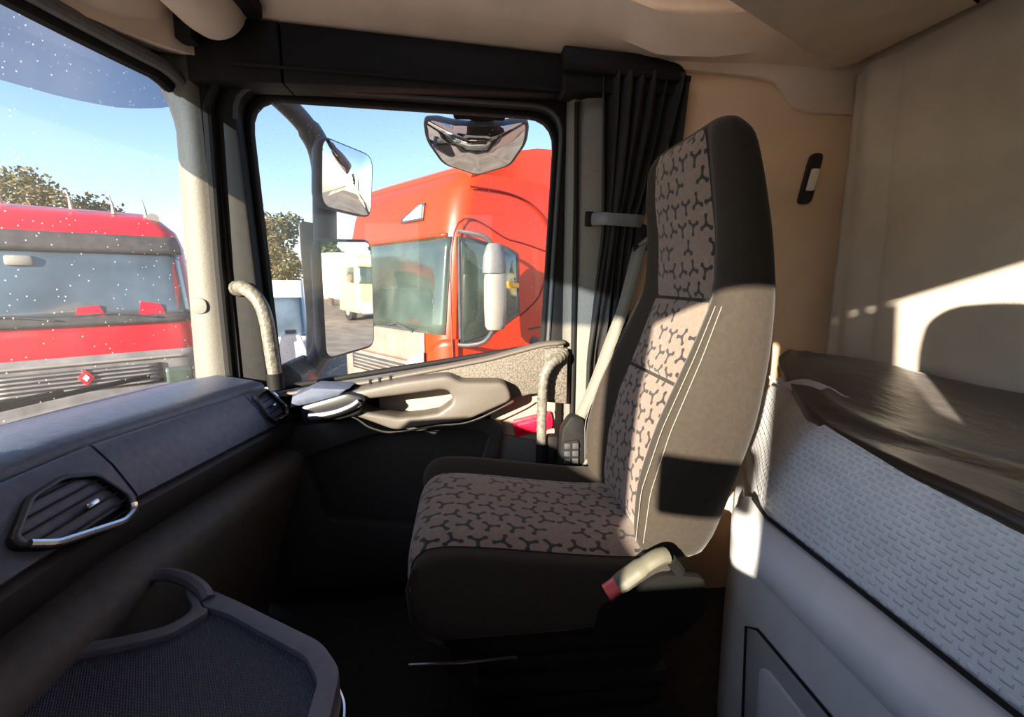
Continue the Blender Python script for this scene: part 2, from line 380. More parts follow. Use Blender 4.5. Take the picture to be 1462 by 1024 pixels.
# black header rail above the door, with a joint gap, turning down behind the door
hd = empty('trim_2', (0, 0, 0), kind='structure')
def band(x0, x1): return [(x0, 1.72), (x1, 1.72), (x1, 1.885 - .058 * (x1 + .55)), (x0, 1.885 - .058 * (x0 + .55))]
B().prism(band(-.78, -.522), 'y', 1.52, 1.62, .006).build('front_rail', 'black', hd)
B().prism(band(-.517, .55), 'y', 1.52, 1.62, .006).build('header_rail', 'black', hd)
B().prism(fillet([(.30, 1.71), (.69, 1.715), (.685, 1.80), (.55, 1.825), (.30, 1.84)], [.01, .05, .05, .02, .01]), 'y', 1.475, 1.56, .012).build('rear_rail', 'black', hd)
B().tube([(-.66, 1.515, 1.765), (.45, 1.515, 1.725)], .006, 8).build('rail_bead', 'seal', hd)
# shell around the door opening, roof side, front bulkhead, driver's side
struct(B().box((-.98, 1.60, 1.80), (1.32, 1.70, 2.40)).build('wall_side_roof', 'beige'))
struct(B().box((-1.0, YL - .05, -.04), (-.94, 1.66, .80)).build('wall_front', 'dash_low'))
struct(B().loft([[(-.90 - .16 * (1 - ((y - .55) / 1.10) ** 2) + .02, y, 1.75), (-.90 - .16 * (1 - ((y - .55) / 1.10) ** 2) + .06, y, 1.75), (-.88, y, 1.85), (-.88, y, 2.40), (-1.0, y, 2.40)] for y in lin(YL - .05, 1.66, 24)]).build('wall_front_roof', 'beige'))
b = B()
b.box((-.98, YL - .07, -.04), (1.32, YL, .975)); b.box((-.98, YL - .07, 1.70), (1.32, YL, 2.40))
b.box((.22, YL - .07, .80), (1.32, YL, 1.70)); b.box((-.92, YL - .07, .80), (-.80, YL, 1.70))
struct(b.build('wall_left', 'beige_wall', smooth=0))
# B pillar trim behind the door
pb = empty('trim_3', (0, 0, 0), kind='structure')
def bp(z): k = .0; return [(.335, 1.60), (.338, 1.545), (.352, 1.528), (.372, 1.535), (.385, 1.522), (.46, 1.508), (.52, 1.512), (.53, 1.60)]
B().loft([[(x, y, z) for x, y in bp(z)] for z in (.02, .5, 1.0, 1.5, 1.76)]).build('pillar_trim', 'pillar', pb, smooth=50)
B().tube([(.362, 1.527, .45), (.362, 1.527, 1.2), (.356, 1.527, 1.70)], .008, 8).build('door_seal', 'seal', pb)
# A pillar trim
pa = empty('trim_4', (0, 0, 0), kind='structure')
def ap(z):
    t = (z - .8) / .9; f = max(0, (z - 1.60) / .16); w0 = -.905 + .03 * t - .05 * f * f
    return [(w0, 1.66), (w0 + .008, 1.60 - .03 * f), (w0 + .035, 1.565 - .03 * f), (-.832 + .025 * t, 1.553), (-.795 + .01 * t, 1.562), (-.775, 1.585), (-.752, 1.592), (-.750, 1.68)]
B().loft([[(x, y, z) for x, y in ap(z)] for z in lin(.72, 1.6, 8) + lin(1.63, 1.80, 6)]).build('pillar_trim', 'pillar', pa, smooth=50)
B().prism(fillet([(-.860, 1.098), (-.810, 1.098), (-.810, 1.048), (-.860, 1.048)], .025, 6), 'y', 1.549, 1.56, .003).build('screw_cap', 'pillar', pa)
B().box((-.79, 1.575, .72), (-.742, 1.69, 1.75), .006).build('door_jamb', 'seal', pa)
B().tube([(-.771, 1.568, .76), (-.768, 1.565, 1.2), (-.755, 1.565, 1.66), (-.72, 1.562, 1.73), (-.66, 1.56, 1.755)], .014, 10).build('door_seal', 'seal', pa)

# ------------------------------------------------------------------ windscreen
def wx(y, z):
    u = (y - .55) / 1.10
    return -.895 - .16 * (1 - u * u) + .06 * max(0, (z - .83)) / .9
w1 = empty('window_1', (0, 0, 0), kind='structure')
def corner(u, v):   # rounded corner: squeeze the top of the glass
    y = -.53 + 2.16 * u; z = .80 + .96 * v
    return y, z
B().grid(lambda u, v: (wx(*corner(u, v)), *corner(u, v)), lin(0, 1, 40), lin(0, 1, 16)).build('windscreen_glass', 'wind', w1)
pts = []
for u in lin(0, .94, 30): pts.append((-.53 + 2.16 * u, 1.735))
pts += [(1.53, 1.728), (1.565, 1.712), (1.59, 1.68), (1.60, 1.63)]
B().tube([(wx(y, z) + .012, y, z) for y, z in pts], .026, 10, flat=(1, .8)).build('windscreen_seal', 'black', w1)
B().tube([(wx(y, z) + .042, y, z + .012) for y, z in pts[:-1]], .018, 10).build('header_trim', 'dash_knee', w1)

# driver's side door glass (behind the photographer's shoulder)
w2 = struct(B().box((-.77, YL - .045, .79), (.37, YL - .04, 1.71)).build('window_2', 'glass'))

# ------------------------------------------------------------------ overhead locker along the windscreen header
oh = empty('overhead_shelf', (-.8, .5, 1.85), label='beige overhead shelf above the windscreen with a rounded front roll', cat='shelf')
def ohp(y):
    e = max(0, (y - 1.05) / .47); f = .16 * e * e; g_ = .035 * e * e
    return [(wx(y, 1.75) + .035 + f * .5, 1.748 + g_), (-.93 + f * .45, 1.756 + g_), (-.85 + f * .2, 1.785 + g_ * .8), (-.795, 1.825 + g_ * .5), (-.775, 1.88), (-.775, 2.30), (wx(y, 1.75) + .035 + f * .5, 2.30)]
B().loft([[(x + .8, y - .5, z - 1.85) for x, z in ohp(y)] for y in lin(-.5, 1.53, 24)]).build('shelf_base', 'beige', oh, smooth=40)
B().tube([(.125, -1.0, .045), (.125, .95, .045), (.127, 1.0, .042), (.129, 1.018, .038)], [.088, .088, .080, .04], 24).build('front_roll', 'beige', oh)
B().box((.205, -1.0, .02), (.25, 1.0, .5), .01).build('shelf_lip', 'black', oh)
B().box((.03, .96, -.05), (.07, 1.005, .02)).build('joint_gap', 'seal', oh)

# ================================================================== PASSENGER DOOR
d1 = empty('door_1', (0, 1.56, 0), kind='structure')
def dm(b): return b.move((0, -1.56, 0))
frame_out = fillet([(-.752, .70), (.345, .70), (.345, 1.775), (-.752, 1.82)], [.02, .02, .08, .10])
frame_in = fillet([(-.660, .775), (.283, .915), (.325, 1.705), (-.690, 1.735)], [.03, .03, .10, .10])
dm(B().prism(frame_out, 'y', 1.585, 1.69, .010, hole=frame_in)).build('window_frame', 'black', d1)
fi2 = fillet([(-.645, .79), (.270, .925), (.310, 1.69), (-.672, 1.718)], [.03, .03, .10, .10])
dm(B().prism(frame_in, 'y', 1.640, 1.675, .004, hole=fi2)).build('glass_run_seal', 'seal', d1)
dm(B().tube([(x, 1.582, z) for x, z in frame_in[3:]] , .007, 8)).build('frame_bead', 'dash_low', d1)
dm(B().prism(frame_in, 'y', 1.655, 1.659)).build('window_glass', 'glass', d1)
# lower door skin with its colours: pale rear, charcoal front
dm(B().box((-.75, 1.60, -.08), (.36, 1.69, .72))).build('door_shell', 'door_dark', d1)
dm(B().prism([(.09, .48), (.335, .48), (.335, .80), (-.30, .80), (-.30, .69), (.08, .69)], 'y', 1.565, 1.605, .006)).build('rear_panel', 'door_beige', d1)
dm(B().prism([(.03, .46), (.335, .46), (.335, .575), (.19, .60), (.085, .632)], 'y', 1.555, 1.60, .005)).build('step_panel', 'dash_knee', d1)
# map pocket: frame ring with an open recess
pk_in = fillet([(-.552, .565), (-.32, .640), (-.02, .650), (.085, .625), (.045, .49), (-.17, .29), (-.49, .335)], .03, 3)
pk_out = fillet([(-.735, .66), (-.32, .70), (-.02, .70), (.125, .662), (.095, .47), (-.10, .08), (-.735, .08)], .02, 3)
dm(B().prism(pk_out, 'y', 1.535, 1.605, .008, hole=pk_in)).build('storage_pocket', 'door_dark', d1)
# belt panel (speckled) and sill
belt = [(-.56, .795), (-.33, .822), (-.105, .86), (.078, .893), (.252, .940), (.325, .945), (.328, .775), (.214, .772), (.145, .755), (.02, .70), (-.30, .66), (-.62, .68)]
hole_b = None
dm(B().prism(belt[:8] + [(.145, .757), (.10, .80), (-.03, .825), (-.33, .79), (-.56, .75)], 'y', 1.505, 1.60, .008)).build('belt_panel', 'door_grey', d1)
dm(B().prism([(.335, .74), (.335, .93), (.30, .935), (.255, .93), (.255, .75)], 'y', 1.485, 1.52, .008)).build('handle_bracket', 'door_grey', d1)
sillz = [(-.66, .785), (-.33, .828), (-.105, .866), (.078, .899), (.252, .944), (.33, .95)]
dm(B().grid(lambda x, v: (x, 1.502 + .16 * v, interp(sillz, x) + .012 * sin(pi * min(1, v * 1.6)) - .03 * v), lin(-.66, .33, 30), lin(0, 1, 8))).build('window_sill', 'armrest', d1, solid=.01)
# armrest: a scooped pull loop
ar_out = fillet([(-.50, .745), (-.49, .772), (-.36, .812), (-.20, .842), (-.055, .858), (-.02, .835), (.124, .832), (.147, .772), (-.008, .706), (-.08, .700), (-.229, .682), (-.346, .732)], .025, 3)
ar_in = fillet([(-.37, .772), (-.35, .778), (-.30, .788), (-.20, .798), (-.085, .812), (-.06, .808), (-.045, .785), (-.05, .765), (-.09, .737), (-.15, .728), (-.216, .724), (-.302, .742)], .008, 3)
b = dm(B().prism(ar_out, 'y', 1.435, 1.52, .016, 3, hole=ar_in)); b.build('armrest', 'armrest', d1)
dm(B().tube(spline([(-.50, 1.432, .738), (-.43, 1.43, .722), (-.36, 1.43, .735), (-.30, 1.43, .695), (-.229, 1.43, .679), (-.10, 1.43, .696), (.0, 1.43, .704), (.10, 1.43, .745), (.148, 1.432, .772)], 6), .003, 6)).build('trim_line', 'chrome', d1)
dm(B().prism(fillet([(-.50, .72), (-.505, .775), (-.36, .815), (-.31, .80), (-.33, .745), (-.42, .722)], .015, 3), 'y', 1.41, 1.50, .010)).build('handle_bezel', 'gloss', d1)
dm(B().tube(spline([(-.480, 1.402, .745), (-.43, 1.396, .750), (-.385, 1.396, .760), (-.345, 1.398, .776), (-.325, 1.402, .790)], 6), [.006] + [.012] * 23 + [.008], 10, flat=(1, .7))).build('release_lever', 'chrome', d1)
dm(B().prism([(-.54, .765), (-.53, .805), (-.47, .832), (-.36, .825), (-.40, .795), (-.50, .775)], 'y', 1.42, 1.53, .012)).build('front_cap', 'cap', d1)
for k, x in enumerate((-.315, -.285, -.25)):
    z = interp(sillz, x); dm(B().box((x, 1.499, z - .012), (x + .006, 1.506, z + .006))).build('switch_mark', 'seal', d1)
rf = dm(B().prism(fillet([(.158, .668), (.292, .699), (.305, .638), (.166, .607)], .008, 3), 'y', 1.548, 1.570, .004)).build('reflector', 'reflector', d1)
rf['label'] = 'red door reflector'
dm(B().prism(fillet([(.172, .656), (.284, .682), (.292, .65), (.18, .622)], .006, 3), 'y', 1.544, 1.552, .002)).build('reflector_lens', 'reflector', rf)

# ================================================================== DASHBOARD
ds = empty('dashboard', (-.75, .5, .8), label='long blue-black dashboard under the windscreen with angular chrome-edged vents', cat='dashboard')
def dk(y): return .03 * max(0, (y - .84) / .63), -.045 * max(0, (y - .84) / .63)     # the dash swings back and drops towards the door
def dloft(prof, y0, y1, n=16):
    L = []
    for y in lin(y0, y1, n):
        dx, dz = dk(y); L.append([(x + dx * (1 if x > -.8 else .3) + .75, y - .5, z + dz * (1 if x > -.8 else .6) - .8) for x, z in prof])
    return B().loft(L)
dloft([(-1.02, .80), (-1.0, .855), (-.90, .868), (-.80, .885), (-.72, .885), (-.690, .876), (-.682, .862), (-.69, .82), (-.80, .78)], YL, 1.53).build('top_pad', 'dash', ds, smooth=50)
pan = [(-.685, .85), (-.674, .862), (-.668, .860), (-.640, .825), (-.612, .775), (-.606, .762), (-.612, .755), (-.69, .77)]
dloft(pan, .862, 1.375, 10).build('passenger_panel', 'dash', ds, smooth=50)
dloft(pan, 1.38, 1.53, 5).build('vent_panel', 'dash', ds, smooth=50)
dloft(pan, -.5, .856, 12).build('centre_panel', 'dash', ds, smooth=50)
dloft([(-.70, .775), (-.614, .750), (-.603, .742), (-.605, .715), (-.625, .69), (-.655, .665), (-.665, .64), (-.90, .62), (-.90, .775)], -.5, 1.53, 16).build('lower_panel', 'dash_low', ds, smooth=50)
dloft([(-.68, .655), (-.63, .650), (-.592, .638), (-.578, .620), (-.585, .58), (-.62, .48), (-.68, .30), (-.74, .05), (-.90, .05), (-.90, .64)], .5, 1.53, 16).build('knee_panel', 'dash_knee', ds, smooth=50)
dloft([(-.90, .64), (-.66, .64), (-.56, .60), (-.52, .50), (-.52, .05), (-.90, .05)], -.5, .56, 8).build('console_front', 'dash_low', ds, smooth=50)
B().loft([[(x + .75, y - .5, z - .8) for x, z in ((-1.0, .80), (-.98, .98 + k * .06), (-.90, 1.045 + k * .02), (-.72, 1.05 + k * .02), (-.64, 1.02), (-.62, .96), (-.63, .76), (-.70, .70))] for y, k in ((-.5, 1), (-.2, 1), (.1, 1), (.35, .6), (.44, 0))]).build('instrument_binnacle', 'dash', ds, smooth=50)  # unseen part, added and raised to keep sun off the seat cushion
# vents lie in the sloping face of the panel: e1 = +y, e2 = down the slope
def vent(name, pts, off, slats):
    nrm = Vector((.84, 0, .545)); e2 = Vector((.545, 0, -.84)); org = Vector((-.62, 0, .781)) + nrm * off
    def W(p, h=0): y, s = p; return org + Vector((0, y, 0)) + e2 * s + nrm * h - Vector((-.75, .5, .8))
    def sl(pp, h0, h1, hole=None, bev=.002):
        q = B(); q.prism(pp, 'z', h0, h1, bev, hole=hole)
        mtx = Matrix(((0, e2.x, nrm.x, org.x + .75), (1, 0, 0, -.5), (0, e2.z, nrm.z, org.z - .8), (0, 0, 0, 1)))
        return q.xf(mtx)
    out = fillet(pts, .012, 4); c = Vector((sum(p[0] for p in pts) / len(pts), sum(p[1] for p in pts) / len(pts)))
    def shr(k): return fillet([tuple(c + (Vector(p) - c) * k) for p in pts], .010, 4)
    v = sl(out, -.02, .010, shr(.86)).build(name, 'gloss', ds)
    sl(shr(.87), -.02, -.008, None, 0).build('vent_cavity', 'seal', v)
    k2 = shr(.90); half = [p for p in shr(.925)]
    # bright strip along the lower edge
    low = [p for p in shr(.93)]
    i0 = int(len(low) * slats[2]); i1 = int(len(low) * slats[3])
    B().tube([W(low[i % len(low)], .011) for i in range(i0, i1)], .006, 8).build('chrome_strip', 'chrome', v)
    y0 = min(p[0] for p in pts); y1 = max(p[0] for p in pts); s0 = min(p[1] for p in pts); s1 = max(p[1] for p in pts)
    for k in range(slats[0]):
        s = s0 + (s1 - s0) * (k + .9) / (slats[0] + .8)
        # clip the slat to the outline
        xsx = []
        pp = shr(.86)
        for a, b2 in zip(pp, pp[1:] + pp[:1]):
            if (a[1] - s) * (b2[1] - s) < 0: xsx.append(a[0] + (b2[0] - a[0]) * (s - a[1]) / (b2[1] - a[1]))
        if len(xsx) < 2: continue
        q = B(); q.box((min(xsx), s - .0015, -.012), (max(xsx), s + .0015, .006))
        mtx = Matrix(((0, e2.x, nrm.x, org.x + .75), (1, 0, 0, -.5), (0, e2.z, nrm.z, org.z - .8), (0, 0, 0, 1)))
        q.xf(mtx).build('vent_slat', 'black', v)
    ty, ts = slats[1]
    q = B().box((ty - .012, ts - .004, .002), (ty + .012, ts + .004, .014), .002)
    q.xf(Matrix(((0, e2.x, nrm.x, org.x + .75), (1, 0, 0, -.5), (0, e2.z, nrm.z, org.z - .8), (0, 0, 0, 1)))).build('vent_tab', 'chrome', v)
    return v
vent('air_vent', [(.640, -.020), (.70, -.062), (.765, -.068), (.820, -.045), (.842, .020), (.826, .045), (.790, .052), (.675, .020), (.640, -.005)], .006, (6, (.765, -.004), .56, .93))
vent('air_vent', [(1.395, -.034), (1.487, -.038), (1.515, .048), (1.480, .072), (1.405, .070), (1.385, .050)], .008, (5, (1.455, .022), .18, .86))

# ------------------------------------------------------------------ console tray beside the dash
tr = empty('console_tray', (-.35, .45, .5), label='black flip-top console tray with ribbed rubber mat below the dashboard', cat='tray')
def tm(b): return b.move((.35, -.45, -.5))
tray = [(-.60, .10), (-.175, .10), (-.178, .50), (-.186, .60), (-.228, .655), (-.40, .765), (-.485, .815), (-.525, .828), (-.50, .79), (-.465, .752), (-.485, .715), (-.55, .697), (-.60, .69)]
tf = fillet(tray, .02, 3)
c = Vector((-.36, .42))
mat_in = fillet([(-.585, .12), (-.205, .12), (-.207, .49), (-.213, .585), (-.245, .630), (-.405, .735), (-.455, .758), (-.443, .752), (-.440, .742), (-.443, .735), (-.47, .695), (-.54, .675), (-.585, .668)], .012, 3)
tm(B().prism(tf, 'z', .555, .603, .006, hole=mat_in)).build('tray_rim', 'rim', tr)
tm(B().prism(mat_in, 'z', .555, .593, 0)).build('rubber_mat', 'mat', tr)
body = fillet([(-.60, .10), (-.19, .10), (-.19, .50), (-.198, .595), (-.24, .645), (-.53, .815), (-.62, .80)], .03, 3)
tm(B().prism(body, 'z', .0, .50, .01)).build('console_body', 'black', tr)
tm(B().prism(fillet([(-.60, .10), (-.185, .10), (-.185, .50), (-.194, .60), (-.235, .65), (-.43, .775), (-.46, .745), (-.48, .715), (-.60, .69)], .02, 3), 'z', .50, .556, .004)).build('tray_base', 'black', tr)
tm(B().tube(spline([(-.178, .15, .545), (-.176, .50, .545), (-.182, .585, .545), (-.20, .625, .545)], 6), .004, 8)).build('chrome_edge', 'chrome', tr)
tm(B().tube(spline([(-.455, .775, .60), (-.48, .80, .608), (-.53, .83, .612), (-.58, .84, .612), (-.62, .80, .612)], 6), .012, 8)).build('well_rim', 'rim', tr)

# ================================================================== SEATS
ROW = [  # z, front x, half width, insert half width, bolster, thickness
    (.545, .405, .225, .150, .02, .11), (.60, .400, .245, .155, .050, .14), (.72, .410, .260, .158, .062, .155), (.85, .440, .262, .158, .055, .165),
    (1.0, .495, .250, .155, .040, .135), (1.12, .535, .235, .150, .026, .105), (1.25, .530, .223, .148, .020, .098), (1.36, .512, .212, .145, .016, .096),
    (1.44, .505, .198, .132, .012, .088), (1.472, .510, .175, .11, .004, .065), (1.486, .525, .14, .08, 0, .03)]
def row(z):
    for a, b2 in zip(ROW, ROW[1:]):
        if z <= b2[0]:
            t = max(0, (z - a[0]) / (b2[0] - a[0])); return [a[i] + (b2[i] - a[i]) * t for i in range(6)]
    return list(ROW[-1])
def make_seat(label, group):
    yc = 1.10; O = Vector((.2, yc, 0))
    s = empty('truck_seat', O, 0, label, 'seat', group)
    def m_(b): return b.move(-O)
    loops = []
    for z, xf, wd, wi, bo, th in [row(z) for z in [.545, .565, .60, .66, .72, .78, .85, .92, 1.0, 1.06, 1.12, 1.18, 1.25, 1.31, 1.36, 1.40, 1.44, 1.458, 1.474, 1.486]]:
        H = [(wi * .5, 0), (wi, .001), (wi + .012, bo * .55), (wi + (wd - wi) * .45, bo), (wd - .018, bo * .72), (wd, -.012), (wd, -th * .5), (wd - .008, -th + .02), (wd - .04, -th), (wd * .5, -th - .004)]
        lp = [(0, 0)] + H + [(0, -th - .004)] + [(-u, v) for u, v in H[::-1]]
        loops.append([(xf - v, yc + u, z) for u, v in lp])
    m_(B().loft(loops)).build('backrest', 'velour', s, smooth=80, sub=1)
    # three printed insert panels with seams between them
    for z0, z1 in ((.565, .918), (.926, 1.104), (1.112, 1.466)):
        zs = lin(z0, z1, 16); arc = {}
        acc = 0; prev = None
        for z in zs:
            q = Vector((row(z)[1], z));
            if prev: acc += (q - prev).length
            prev = q; arc[z] = acc + z0
        e = lambda u, z: .005 + .008 * (1 - u ** 4) * min(1, (z - z0) / .012, (z1 - z) / .012)
        def fn(u, z):
            r_ = row(z); tilt = .035 * (1 - abs(u)) * 0
            zz = z + (.02 * u if z0 > .92 and z1 < 1.12 and z < 1.0 else 0)
            return (r_[1] - e(u, z), yc + u * (r_[3] - .004), z)
        m_(B().grid(fn, lin(-1, 1, 13), zs, lambda u, z: (u * row(z)[3], arc[z]))).build('backrest_insert', 'motif', s, smooth=80)
    for off in (0, .012):
        for sg in (-1, 1):
            pt = []
            for z in lin(.60, 1.10, 24):
                r_ = row(z); u = r_[2] - .030 + off; pt.append((r_[1] - r_[4] * (.80 - off * 20) - .004, yc + sg * u, z))
            m_(B().tube(pt, .0009, 5)).build('stitching', 'stitch', s)
    # cushion
    path = spline([(-.095, 0, .425), (-.118, 0, .48), (-.122, 0, .54), (-.108, 0, .588), (-.06, 0, .606), (.05, 0, .597), (.2, 0, .575), (.33, 0, .560), (.43, 0, .556)], 5)
    pp = [(p.x, p.z) for p in path]
    poly = pp + [(.43, .43), (.2, .41), (-.05, .41)]
    m_(B().prism(poly, 'y', yc - .243, yc + .243, .022, 3)).build('cushion', 'velour', s, smooth=60)
    nrm = []
    for i, p in enumerate(path):
        d = (path[min(i + 1, len(path) - 1)] - path[max(i - 1, 0)]).normalized(); nrm.append(Vector((-d.z, 0, d.x)))
    al = [0]
    for a, b2 in zip(path, path[1:]): al.append(al[-1] + (b2 - a).length)
    def cf(u, i):
        i = int(i); y = -.212 + .372 * u; h = .003 + .011 * (1 - (2 * u - 1) ** 6)
        p = path[i] + nrm[i] * h; return (p.x, yc + y, p.z)
    m_(B().grid(cf, lin(0, 1, 14), list(range(2, len(path))), lambda u, i: (al[int(i)], u * .372))).build('cushion_insert', 'motif', s, smooth=80)
    def bo_(u, i):
        i = int(i); h = .034 * sin(pi * u) ** .7 * min(1, max(0, (i - 8) / 10)) ; p = path[i] + nrm[i] * h
        return (p.x, yc + .162 + .082 * u, p.z)
    m_(B().grid(bo_, lin(0, 1, 9), list(range(6, len(path))))).build('side_bolster', 'velour', s, smooth=80)
    m_(B().tube([(-.112, yc - .246, .585), (-.126, yc - .246, .54), (-.120, yc - .246, .47), (-.095, yc - .246, .425), (-.06, yc - .246, .412)], .004, 6)).build('piping', 'velour', s)
    m_(B().box((-.06, yc - .22, .375), (.46, yc + .22, .415), .012)).build('seat_pan', 'black', s)
    for k in range(5):
        m_(B().box((.0 + .008 * (k % 2), yc - .20 + .01 * (k % 2), .10 + .055 * k), (.46 - .008 * (k % 2), yc + .20 - .01 * (k % 2), .148 + .055 * k), .014)).build('bellows_fold', 'black', s)
    m_(B().box((-.06, yc - .20, 0), (.50, yc + .20, .10), .01)).build('floor_base', 'black', s)
    m_(B().tube([(-.135, yc - .205, .33), (-.02, yc - .215, .335), (.10, yc - .222, .345)], .004, 8)).build('adjust_bar', 'chrome', s)
    m_(B().prism(fillet([(.26, .40), (.45, .385), (.505, .44), (.50, .53), (.40, .545), (.33, .50), (.27, .47)], .02, 3), 'y', yc - .256, yc - .225, .010)).build('side_cover', 'matt', s)
    # belt buckle on a stiff stalk
    bk = m_(B().tube(spline([(.395, yc - .285, .608), (.375, yc - .288, .606), (.345, yc - .290, .590), (.315, yc - .292, .570), (.290, yc - .294, .555)], 4), [.012] + [.020] * 8 + [.023] * 6 + [.021] * 2, 12, flat=(.75, 1.0))).build('belt_buckle', 'olive', s)
    m_(B().tube([(.296, yc - .294, .559), (.268, yc - .296, .541)], .0195, 12, flat=(.75, 1.0))).build('release_button', 'red_btn', bk)
    m_(B().tube([(.43, yc - .27, .56), (.40, yc - .285, .60)], .012, 8)).build('buckle_bracket', 'black', s)
    # control pod on the door side
    pod = m_(B().prism(fillet([(.285, .50), (.295, .69), (.325, .735), (.37, .72), (.385, .58), (.35, .49)], .015, 3), 'y', yc + .275, yc + .32, .010)).build('control_pod', 'black', s)
    m_(B().prism(fillet([(.292, .565), (.298, .650), (.348, .655), (.352, .568)], .006, 3), 'y', yc + .268, yc + .28, .003)).build('pod_face', 'seal', pod)
    for i in range(3):
        for j in range(2):
            m_(B().box((.302 + .026 * j, yc + .264, .578 + .025 * i), (.322 + .026 * j, yc + .27, .596 + .025 * i), .002)).build('pod_button', 'dash_low', pod)
    m_(B().tube(spline([(.30, yc + .30, .50), (.35, yc + .27, .55), (.385, yc + .262, .60)], 6), .006, 8)).build('pod_cable', 'olive', s)
    m_(B().box((.30, yc + .24, .40), (.44, yc + .29, .52), .01)).build('pod_bracket', 'black', s)
    return s
seat = make_seat('passenger seat with patterned insert and black velour bolsters', 'cab seats')
seat2 = copy_tree(seat); seat2.location.y -= 1.17  # unseen seat kept for its shadow; upper parts lowered to pass a sun streak
for ch in seat2.children:
    if not ch.name.startswith(('floor_base', 'bellows_fold')): ch.location.z -= .07
seat2['label'] = "driver's seat on the near side, out of the picture"

# ------------------------------------------------------------------ seat belt
sb = empty('seat_belt', (.5, 1.45, 1.2), label='grey belt webbing running down from the pillar guide past the seat', cat='seat belt')
P = [Vector(p) for p in ((.560, 1.47, 1.285), (.530, 1.43, 1.20), (.495, 1.41, 1.08), (.455, 1.405, .97), (.405, 1.40, .83), (.350, 1.405, .70), (.325, 1.42, .62))]
P = spline(P, 5)
wv = Vector((.82, -.45, .36)).normalized() * .024
b = B().loft([[p - wv - sb.location, p + wv - sb.location] for p in P], caps=False, closed=False); b.build('webbing', 'belt', sb, solid=.002)
B().prism(fillet([(.53, 1.23), (.59, 1.25), (.60, 1.32), (.55, 1.33)], .012, 3), 'y', 1.455, 1.495, .008).move(-sb.location).build('belt_guide', 'black', sb)
B().tube([(.545, 1.452, 1.262), (.583, 1.452, 1.292)], .006, 8).move(-sb.location).build('guide_loop', 'chrome', sb)

# ------------------------------------------------------------------ curtain tied back on the pillar
cu = empty('curtain', (.55, 1.47, 1.78), label='black cab curtain gathered in folds and tied back behind the door', cat='curtain')
def cx(z):
    return (interp([(.42, .392), (.9, .392), (1.05, .408), (1.30, .435), (1.5, .430), (1.76, .425)], z), interp([(.42, .50), (.9, .51), (1.05, .53), (1.30, .545), (1.42, .585), (1.6, .635), (1.76, .668)], z))
def cfn(u, z):
    a, b2 = cx(z); k = interp([(.4, .6), (1.25, .55), (1.33, .45), (1.42, .7), (1.76, 1)], z)
    return (a + (b2 - a) * u + .006 * sin(u * 31 + z * 2), 1.473 + .020 * k * sin(u * 2 * pi * 6 + .9 * sin(z * 3)) + .008 * sin(u * 17 + z * 4) * k, z)
B().grid(cfn, lin(0, 1, 110), lin(.42, 1.77, 36)).move(-cu.location).build('curtain_cloth', 'curtain', cu, solid=.002)
def cfn2(u, z): return (.655 + .035 * u - .10 * (1.74 - z) * (1 - u * .3), 1.468 + .01 * sin(u * 6), z)
B().grid(cfn2, lin(0, 1, 10), lin(1.42, 1.745, 10)).move(-cu.location).build('curtain_hem', 'curtain', cu, solid=.003)
B().tube(spline([(.405, 1.50, 1.345), (.43, 1.455, 1.342), (.47, 1.440, 1.338), (.53, 1.440, 1.335), (.56, 1.46, 1.335)], 5), .019, 8, flat=(1, .16)).move(-cu.location).build('tie_strap', 'mir_house', cu)
B().box((.386, 1.497, 1.325), (.412, 1.514, 1.37), .004).move(-cu.location).build('strap_stud', 'black', cu)
B().tube([(.30, 1.468, 1.775), (.69, 1.468, 1.755)], .012, 8).move(-cu.location).build('curtain_rail', 'black', cu)

c2 = empty('curtain', (-.12, -.50, 1.68), label="black curtain half drawn across the driver's own window, out of the picture", cat='curtain')  # unseen curtain added to block sun from the bunk, leaving a narrow streak
def cf3(u, z): e = interp([(.6, .30), (1.15, .26), (1.32, .02), (1.7, -.01)], z); return (-.36 + (e + .36) * u, -.500 + .018 * sin(u * 2 * pi * 7 + .6 * sin(z * 3)), z)
B().grid(cf3, lin(0, 1, 70), lin(.60, 1.66, 20)).move(-c2.location).build('curtain_cloth', 'curtain', c2, solid=.002)
B().tube([(-.78, -.50, 1.68), (.40, -.50, 1.68)], .012, 8).move(-c2.location).build('curtain_rail', 'black', c2)

sv = empty('added_visor', (-.5, -.515, 1.70), label="black sun visor folded over the driver's own window, out of the picture", cat='visor')  # unseen visor added to set the top of the sunlit area on the seat
B().prism(fillet([(-.79, 1.60), (-.20, 1.60), (-.17, 1.73), (-.79, 1.73)], .03, 4), 'y', -.535, -.520, .004).move(-sv.location).build('visor_panel', 'black', sv)
B().tube([(-.79, -.528, 1.735), (-.17, -.528, 1.735)], .008, 8).move(-sv.location).build('visor_rod', 'chrome', sv)

nv = empty('shadow_caster', (-.46, -.46, 1.0), R(-36), label="black navigation unit stuck by suction cup to the driver's own window, out of the picture", cat='device')  # unseen unit added only for the shadow patch it throws on the seat
B().box((-.085, -.011, .095), (.085, .013, .225), .010).build('caster_housing', 'black', nv)
B().box((-.075, .012, .105), (.075, .015, .215), .001).build('caster_face', 'gloss', nv)
B().tube([(0, 0, .16), (0, -.07, .18), (0, -.145, .20)], .009, 8).build('stalk', 'black', nv)
B().tube([(0, -.130, .197), (0, -.152, .203)], [.014, .032], 14).build('caster_foot', 'seal', nv)

